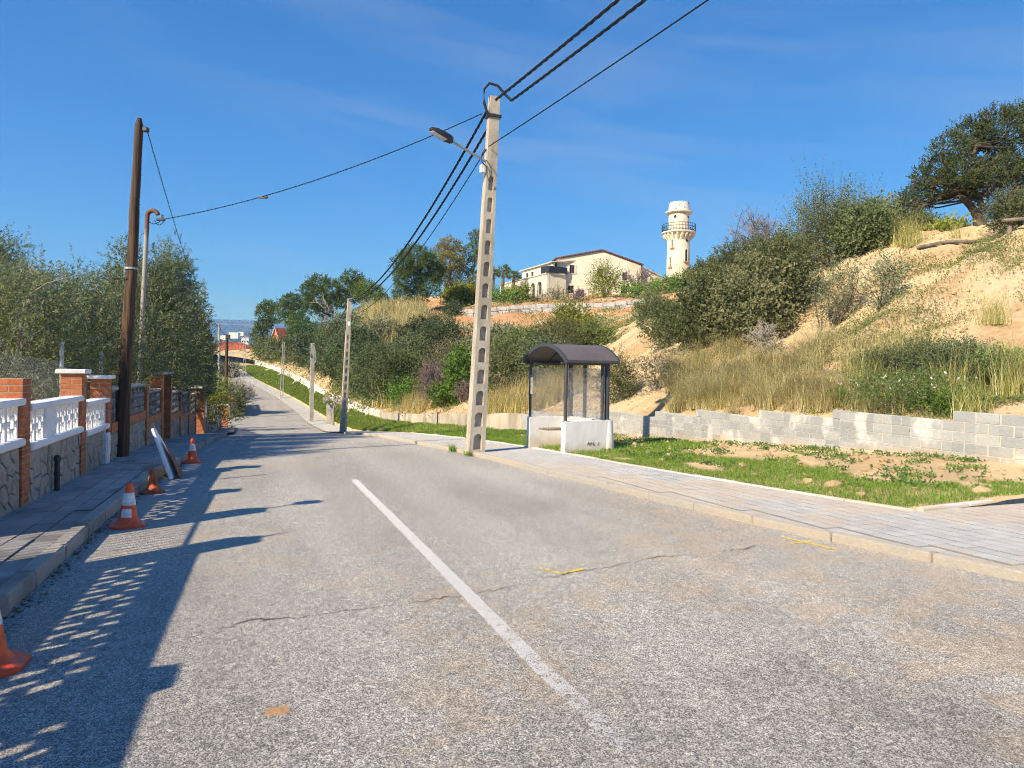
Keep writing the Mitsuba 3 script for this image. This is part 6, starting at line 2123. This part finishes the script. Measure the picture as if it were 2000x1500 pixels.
# chain-link fence with galvanised post behind the garden wall
cf = thing('chain_fence', 'chain-link fence with galvanised posts behind the white garden wall', 'fence')
FT = -3.35
for s in (11.5, 15.0, 18.5):
    xy = to_xy(s, FT)
    part(cf, 'post', tube([[xy[0], xy[1], -.2], [xy[0], xy[1], 2.02 - .03 * (s - 18.5)]], .035, 10), 'galvanised', smooth=50)
xy, xy2 = to_xy(18.5, FT), to_xy(17.3, FT)
part(cf, 'brace', tube([[xy[0], xy[1], 1.35], [xy2[0], xy2[1], .2]], .024, 6), 'galvanised')
b = MB()
step = .075
for sgn in (-1, 1):
    for k in range(-28, 110):
        s0_ = 11.5 + k * step
        pts = []
        for j in (0, 1):
            ss = s0_ + (1.75 * j if sgn > 0 else 1.75 * (1 - j))
            pts.append((ss, 1.75 * j))
        (sa_, za_), (sb_, zb_) = pts
        lo_, hi_ = 11.5, 18.5
        k0, k1 = 0.0, 1.0
        ds = sb_ - sa_
        for lim, sg in ((lo_, 1), (hi_, -1)):
            tcut = (lim - sa_) / ds
            if (ds > 0) == (sg > 0):
                k0 = max(k0, tcut)
            else:
                k1 = min(k1, tcut)
        if k1 - k0 < .03:
            continue
        pp = [(sa_ + ds * q, zb_ * q + za_ * (1 - q)) for q in (k0, k1)]
        w3 = [[*to_xy(a_, FT), c_ + .12 - .03 * (a_ - 11.5)] for a_, c_ in pp]
        b.tube(w3, .0011, 3, cap=False)
part(cf, 'mesh', b.mesh(), 'galvanised', kind='stuff')

# ---- grass
def blades(P, h, w, g, lean=.5, segs=3, pal=STRAW, dirbias=None, bright=.4):
    """Curved grass blades rooted at P; returns vertices, faces and colours."""
    n = len(P)
    h = h * (.55 + .9 * g.random(n))
    a = g.uniform(0, 2 * math.pi, n)
    d = np.column_stack([np.cos(a), np.sin(a), np.zeros(n)])
    if dirbias is not None:
        d = unit(d + dirbias)
    side = np.column_stack([-d[:, 1], d[:, 0], np.zeros(n)])
    le = lean * (.3 + 1.1 * g.random(n))
    rows = []
    for i in range(segs + 1):
        k = i / segs
        c = P + d * (h * le * k ** 1.8)[:, None] + np.array([0, 0, 1.0]) * (h * k * (1 - .25 * le * k))[:, None]
        ww = np.broadcast_to(np.asarray(w) * (1 - k * .92), (n,))[:, None]
        rows += [c + side * ww / 2, c - side * ww / 2]
    v = np.stack(rows, 1)
    m = 2 * (segs + 1)
    base = np.arange(n)[:, None] * m
    f = []
    for i in range(segs):
        f += [base + [2 * i, 2 * i + 1, 2 * i + 3], base + [2 * i, 2 * i + 3, 2 * i + 2]]
    pal = np.array(pal)
    c = pal[g.integers(0, len(pal), n)] * (1 - bright + 2 * bright * g.random((n, 1)))
    return v.reshape(-1, 3), np.vstack(f), np.repeat(np.clip(c * 1.5, 0, .85), m, 0)


def tuft_points(centers, spread, per, g):
    c = np.repeat(centers, per, 0)
    return c + np.column_stack([g.normal(size=(len(c), 2)) * np.repeat(spread, per)[:, None], np.zeros(len(c))])


def on_hill(px, py, dist):
    x, y, _ = at(px, py, dist)
    return np.array([x, y, float(hill(x, y))])


# the mass of dry tussock grass along the foot of the bank
g = np.random.default_rng(600)
C = []
for _ in range(210):
    px = 1790 - 500 * g.random() ** .9
    k = g.random()
    dist = np.interp(px, [1235, 1400, 1600, 1790], [26, 22.6, 18.6, 16.2]) + g.uniform(-2.6, 2.4)
    C.append(on_hill(px, 760, dist))
for _ in range(45):
    C.append(on_hill(g.uniform(1330, 1450), 760, g.uniform(21.0, 26)))
C = np.array(C)
s_, t_ = to_st(C[:, :2])
ok = t_ > wall_t(s_) + .25
C = C[ok & (meshkit.noise(C * .5 + 3) > .25)]
hgt = .42 + .62 * g.random(len(C)) ** 1.4
P = tuft_points(C, np.full(len(C), .13), 130, g)
GRASSPAL = ((.46, .38, .19), (.35, .31, .135), (.29, .28, .105), (.47, .40, .22), (.25, .21, .14))
v, f, c = blades(P, np.repeat(hgt, 130), .011, g, 1.0, 3, GRASSPAL)
c = np.clip(c * np.repeat(.7 + .6 * g.random(len(C)), 130 * 8)[:, None], 0, .8)
stuff('dry_grass', (v, f), 'leaf', 'mass of tall straw-coloured grass along the foot of the bank behind the block wall', 'grass', c)
# prominent single tussocks further right and on the crest
for lab, px, py, dist, h, n_, sp in [
    ('big yellow-green grass tussock in the middle of the bank, left of the white flowers', 1805, 705, 17.0, 1.35, 300, .24), ('tall grass tussock at the right edge of the bank', 1985, 700, 14.8, 1.25, 300, .22), ('grass tussock left of the big yellow-green one', 1860, 760, 15.4, 1.0, 220, .2),
    ('brown grass tussock high on the right of the bare bank', 1940, 615, 18.5, .8, 200, .16), ('straw tussock on the crest left of the fallen rail', 1765, 482, 26.8, 1.1, 220, .20), ('taller straw tussock on the crest above the bare bank', 1785, 476, 26.4, 1.2, 240, .22),
    ('wispy straw tussock on the crest near the holm oak trunk', 1868, 462, 25.4, .55, 120, .2), ('small straw tussock at the crest shrubs', 1735, 492, 27.6, .8, 160, .2), ('green-yellow tussock above the block wall under the olive saplings', 1690, 760, 17.4, 1.1, 260, .22),
    ('grass tussock between saplings and big tussock', 1745, 690, 18.8, .9, 200, .2), ('dry tussock low behind the wall, right half of the bank', 1895, 800, 13.9, .7, 160, .16)]:
    key = thing('grass_tussock', lab, 'grass')
    c0_ = on_hill(px, py, dist)
    P = tuft_points(np.array([c0_]), np.array([sp]), n_, g)
    v, f, c = blades(P, np.full(len(P), h), .012, g, .55, 4, ((.38, .35, .13), (.30, .30, .09), (.46, .40, .20), (.24, .25, .08)))
    put(key, ply((v, f), 'leaf', color=c))
# long pale grass and reeds on the slope left and behind the shelter
C = [on_hill(g.uniform(925, 1125), 780, g.uniform(29.5, 36)) for _ in range(135)] + [on_hill(g.uniform(735, 930), 795, g.uniform(42, 54)) for _ in range(110)]
C = np.array(C)
s_, t_ = to_st(C[:, :2])
C = C[t_ > wall_t(s_) + .3]
P = tuft_points(C, np.full(len(C), .25), 60, g)
v, f, c = blades(P, np.full(len(P), 1.05), .022, g, .7, 3, ((.48, .38, .18), (.42, .33, .15), (.36, .31, .14), (.27, .27, .09)))
stuff('long_grass', (v, f), 'leaf', 'golden long grass on the slope behind the old wall and the bus shelter', 'grass', c)
C = [on_hill(g.uniform(690, 830), 660, g.uniform(80, 100)) for _ in range(260)] + [on_hill(g.uniform(750, 800), 770, g.uniform(53, 60)) for _ in range(70)] + [on_hill(g.uniform(690, 760), 640, g.uniform(92, 108)) for _ in range(120)]
C = np.array(C)
P = tuft_points(C, np.full(len(C), .5), 26, g)
v, f, c = blades(P, np.full(len(P), 2.0), .07, g, .35, 3, ((.46, .37, .19), (.39, .33, .16), (.34, .30, .16), (.25, .26, .10)))
stuff('reed_bed', (v, f), 'leaf', 'tan reeds covering the spur below the pines', 'reeds', c)
# scattered green weeds and dwarf scrub over the bank
C = []
for _ in range(900):
    px = g.uniform(1560, 2020)
    dist = g.uniform(13, 25)
    q = on_hill(px, 600, dist)
    C.append(q)
for _ in range(1500):
    C.append(on_hill(g.uniform(640, 1290), 640, g.uniform(34, 104)))
for _ in range(1600):
    C.append(on_hill(g.uniform(500, 760), 700, g.uniform(56, 150)))
for _ in range(350):
    C.append(on_hill(g.uniform(1700, 2020), 780, g.uniform(12.2, 16.5)))
C = np.array(C)
C = C[~((C[:, 0] / C[:, 1] > .125) & (C[:, 0] / C[:, 1] < .245) & (C[:, 1] < 44))]
s_, t_ = to_st(C[:, :2])
nn_ = meshkit.fbm(C * .33 + 7, 3, 9)
low = C[:, 1] < 17
near_crest = (t_ - wall_t(s_) > 5.5) & (C[:, 1] < 27)
ok = (t_ > wall_t(s_) + .3) & (nn_ > np.where(low, .56, np.where(near_crest, .57, np.where(C[:, 0] < -8, .36, .50))))
C = C[ok]
dd = C[:, 1]
sz = np.clip(dd * .0065, .08, .5)
P = tuft_points(C, sz * 1.9, 46, g)
P[:, 2] = hill(P[:, 0], P[:, 1])
rep = np.repeat(sz, 46)
D = unit(np.column_stack([g.normal(size=(len(P), 2)) * .8, .4 + g.random(len(P))]))
P = P + np.array([0, 0, 1]) * (rep * g.random(len(P)) * .9)[:, None]
pal = np.array(((.085, .115, .035), (.12, .145, .05), (.16, .165, .075), (.13, .13, .06)))
cc_ = pal[g.integers(0, 4, len(C))].repeat(46, 0) * (.6 + .8 * g.random((len(P), 1)))
v, f, c = leaf_mesh(P, D, rep * .55, rep * .22, cc_, g)
stuff('bank_weeds', (v, f), 'leaf', 'patches of low green weeds and dwarf scrub scattered over the bank and slope', 'weeds', c)
b = MB()
ico = trimesh.creation.icosphere(1)
for i in range(700):
    q = on_hill(g.uniform(1230, 2020), 600, g.uniform(13, 27))
    s_, t_ = to_st(q[:2])
    if t_ < float(wall_t(s_)) + .4:
        continue
    r = .015 + .07 * g.random() ** 3
    vv = np.array(ico.vertices) * (1 + 1.1 * (meshkit.noise(np.array(ico.vertices) * 2.2 + i)[:, None] - .5))
    b.add(vv * [r, r * g.uniform(.7, 1.2), r * .7], ico.faces, M(tr(q[0], q[1], q[2] + r * .15), rz(g.uniform(0, 6))))
stuff('bank_stones', b.mesh(), 'soil', 'small loose stones and clods scattered over the bare bank', 'stones')
# white-flowered bushes at the foot of the bank
fb = thing('flowering_bush', 'low green bush with white daisies at the foot of the bank', 'bush')
q = on_hill(1775, 790, 15.6)
lobes = rand_lobes(2.6, .8, g, 7)
v, f, c = foliage(lobes, 900, g, .16, 9, .05, .024, ((.06, .10, .025), (.085, .125, .035), (.10, .13, .06)), lump=.4)
part(fb, 'foliage', (v, f), 'leaf', color=c, m=tr(*(q - [0, 0, .08])))
p_, d_, _ = lobe_points(lobes, 70, g, .95, 1.08)
keep = d_[:, 2] > .0
v, f, c = leaf_mesh(np.repeat(p_[keep], 3, 0), unit(g.normal(size=(keep.sum() * 3, 3))), .045, .035, np.full((keep.sum() * 3, 3), .78), g)
part(fb, 'blossoms', (v, f), 'leaf', color=c, m=tr(*(q - [0, 0, .05])), kind='stuff')
for lab, px, dist, w, h, pal in [('bright green leafy weed clump on top of the block wall near the white-flowered bush', 1640, 17.0, .5, .35, BRIGHT), ('green mallow bush just behind the right end of the block wall', 1870, 14.6, 1.0, .45, BRIGHT),
                               ('dark green scrub patch behind the white-flowered bush', 1850, 16.6, 2.0, .8, DARK), ('second white-flecked scrub patch higher at the right edge', 1960, 16.2, 1.8, .6, ((.09, .12, .04), (.10, .14, .05))), ('green scrub patch at the lower left of the big tussock', 1740, 17.6, 1.7, .6, DARK)]:
    shrub(lab, px, 790, dist, w, h, pal, 'low_bush', 5, lump=.4, cat='bush', sink=.1)

# ---- the verge: green grass, weeds and clods
g = np.random.default_rng(700)


def verge_points(n, s0, s1, k0, k1, thr, f=.9):
    s = g.uniform(s0, s1, n)
    k = g.uniform(0, 1, n)
    a, b_ = back_r(s) + .12, wall_t(s) - .12
    t = a + (b_ - a) * (k0 + (k1 - k0) * k)
    q = meshkit.fbm(np.stack([s * f, t * f * 1.5, s * 0 + 4], -1), 3, 12)
    kk = (t - a) / (b_ - a)
    ok = q > thr(s, kk)
    s, t = s[ok], t[ok]
    xy = to_xy(s, t)
    return np.column_stack([xy, verge_z(s, t)])


GREEN = ((.115, .22, .028), (.145, .245, .034), (.085, .18, .026), (.20, .24, .055))
P = verge_points(62000, 6.95, 14, 0, 1, lambda s, k: .30 + .42 * np.clip((k - .30) * 2.6, 0, 1) + .05 * np.clip(7.6 - s, 0, 1))
P2 = verge_points(46000, 14, 30, 0, 1, lambda s, k: .33 + .32 * np.clip((k - .42) * 2.6, 0, 1))
v1 = blades(P, np.full(len(P), .075), .008, g, .8, 2, GREEN)
v2 = blades(P2, np.full(len(P2), .10), .014, g, .8, 2, GREEN)
P3 = verge_points(110000, 30, 156, 0, 1, lambda s, k: .20 + .16 * np.clip((k - .7) * 3, 0, 1), .35)
v3 = blades(P3, np.full(len(P3), .16), np.clip(.02 + .0009 * P3[:, 1], .03, .12), g, .8, 1, ((.14, .23, .035), (.17, .26, .045), (.115, .19, .035), (.26, .24, .09)))
b = MB()
for v_, f_, c_ in (v1, v2, v3):
    b.add(v_, f_, col=c_)
stuff('verge_grass', b.mesh(), 'leaf', 'bright green grass on the verge between pavement edging and block wall', 'grass', b.colors())
P = verge_points(2600, 7.0, 30, .15, 1, lambda s, k: .53 + 0 * k, 1.6)
P = np.repeat(P, 10, 0)
P = P + np.column_stack([g.normal(size=(len(P), 2)) * .06, g.random(len(P)) * .07])
D = unit(np.column_stack([g.normal(size=(len(P), 2)), .3 + .6 * g.random(len(P))]))
pal = np.array(((.055, .10, .028), (.075, .125, .03), (.10, .14, .05)))
v, f, c = leaf_mesh(P, D, .06, .034, pal[g.integers(0, 3, len(P))] * (.6 + .8 * g.random((len(P), 1))), g)
stuff('verge_weeds', (v, f), 'leaf', 'broad-leaved dark green weeds scattered on the bare soil before the block wall', 'weeds', c)
b = MB()
ico = trimesh.creation.icosphere(1)
for i in range(210):
    s = g.uniform(6.9, 19)
    a, w_ = float(back_r(s)), float(wall_t(s))
    t = a + .3 + (w_ - a - .5) * (g.random() ** .8)
    z = float(verge_z(np.array(s), np.array(t)))
    r = .02 + .085 * g.random() ** 3
    xy = to_xy(s, t)
    vv = np.array(ico.vertices) * (1 + 1.1 * (meshkit.noise(np.array(ico.vertices) * 2.2 + i)[:, None] - .5))
    b.add(vv * [r, r * g.uniform(.7, 1.2), r * .7], ico.faces, M(tr(xy[0], xy[1], z + r * .2), rz(g.uniform(0, 6))))
stuff('soil_clods', b.mesh(), 'soil', 'ochre clods and stones lying on the verge soil', 'soil')
for lab, s, t, r, seed in [('large pale soil clod at the end of the grass verge beside the paved corner', 7.25, 9.9, .13, 1), ('ochre clod of earth among the verge grass, centre right', 8.6, 8.5, .13, 2)]:
    key = thing('earth_clod', lab, 'clod')
    i3 = trimesh.creation.icosphere(3)
    vv = np.array(i3.vertices)
    vv = vv * (.8 + .6 * meshkit.fbm(vv * 1.5 + seed * 7, 4)[:, None])
    z = float(verge_z(np.array(s), np.array(t)))
    xy = to_xy(s, t)
    put(key, ply((vv * [r, r * .8, r * .6], np.array(i3.faces)), 'soil', True), tr(xy[0], xy[1], z + r * .2))
# tufts in the kerb joint by the tall pole, leaves in the gutter
for lab, s, t, h, n_ in [('small weed tuft growing in the kerb joint left of the tall lattice pole', 16.9, 4.62, .22, 60), ('second weed tuft in the gutter in front of the tall lattice pole', 15.7, 4.66, .15, 50)]:
    key = thing('weed_tuft', lab, 'weed')
    xy = to_xy(s, t)
    P = tuft_points(np.array([[xy[0], xy[1], float(zr(s)) + .02]]), np.array([.05]), n_, g)
    v, f, c = blades(P, np.full(len(P), h), .016, g, .8, 2, GREEN)
    put(key, ply((v, f), 'leaf', color=c))
n_ = 500
s = g.uniform(4.5, 16, n_)
t = kerb_l(s) + np.abs(g.normal(size=n_)) * .06 + .01
xy = to_xy(s, t)
P = np.column_stack([xy, zr(s) + .008])
D = unit(np.column_stack([g.normal(size=(n_, 2)), g.normal(size=n_) * .25]))
v, f, c = leaf_mesh(P, D, .045, .018, np.array(((.10, .07, .045),)) * (.5 + g.random((n_, 1))), g)
stuff('gutter_litter', (v, f), 'leaf', 'dry leaf litter along the left gutter', 'leaves', c)

# ================================================================== AIR
scene['haze_air'] = {'type': 'homogeneous', 'albedo': rgb(.93, .95, .97), 'sigma_t': rgb(3.8e-5, 8e-5, 1.7e-4)}
scene['haze'] = {'type': 'cube', 'to_world': T4(M(tr(-1000, 4000, 240), sc(9500, 5200, 250)).tolist()), 'bsdf': {'type': 'null'}, 'interior': {'type': 'ref', 'id': 'haze_air'}}
labels['haze'] = {'label': 'thin bluish haze in the air over the far hills', 'category': 'haze', 'kind': 'stuff'}
scene['camera']['medium'] = {'type': 'ref', 'id': 'haze_air'}
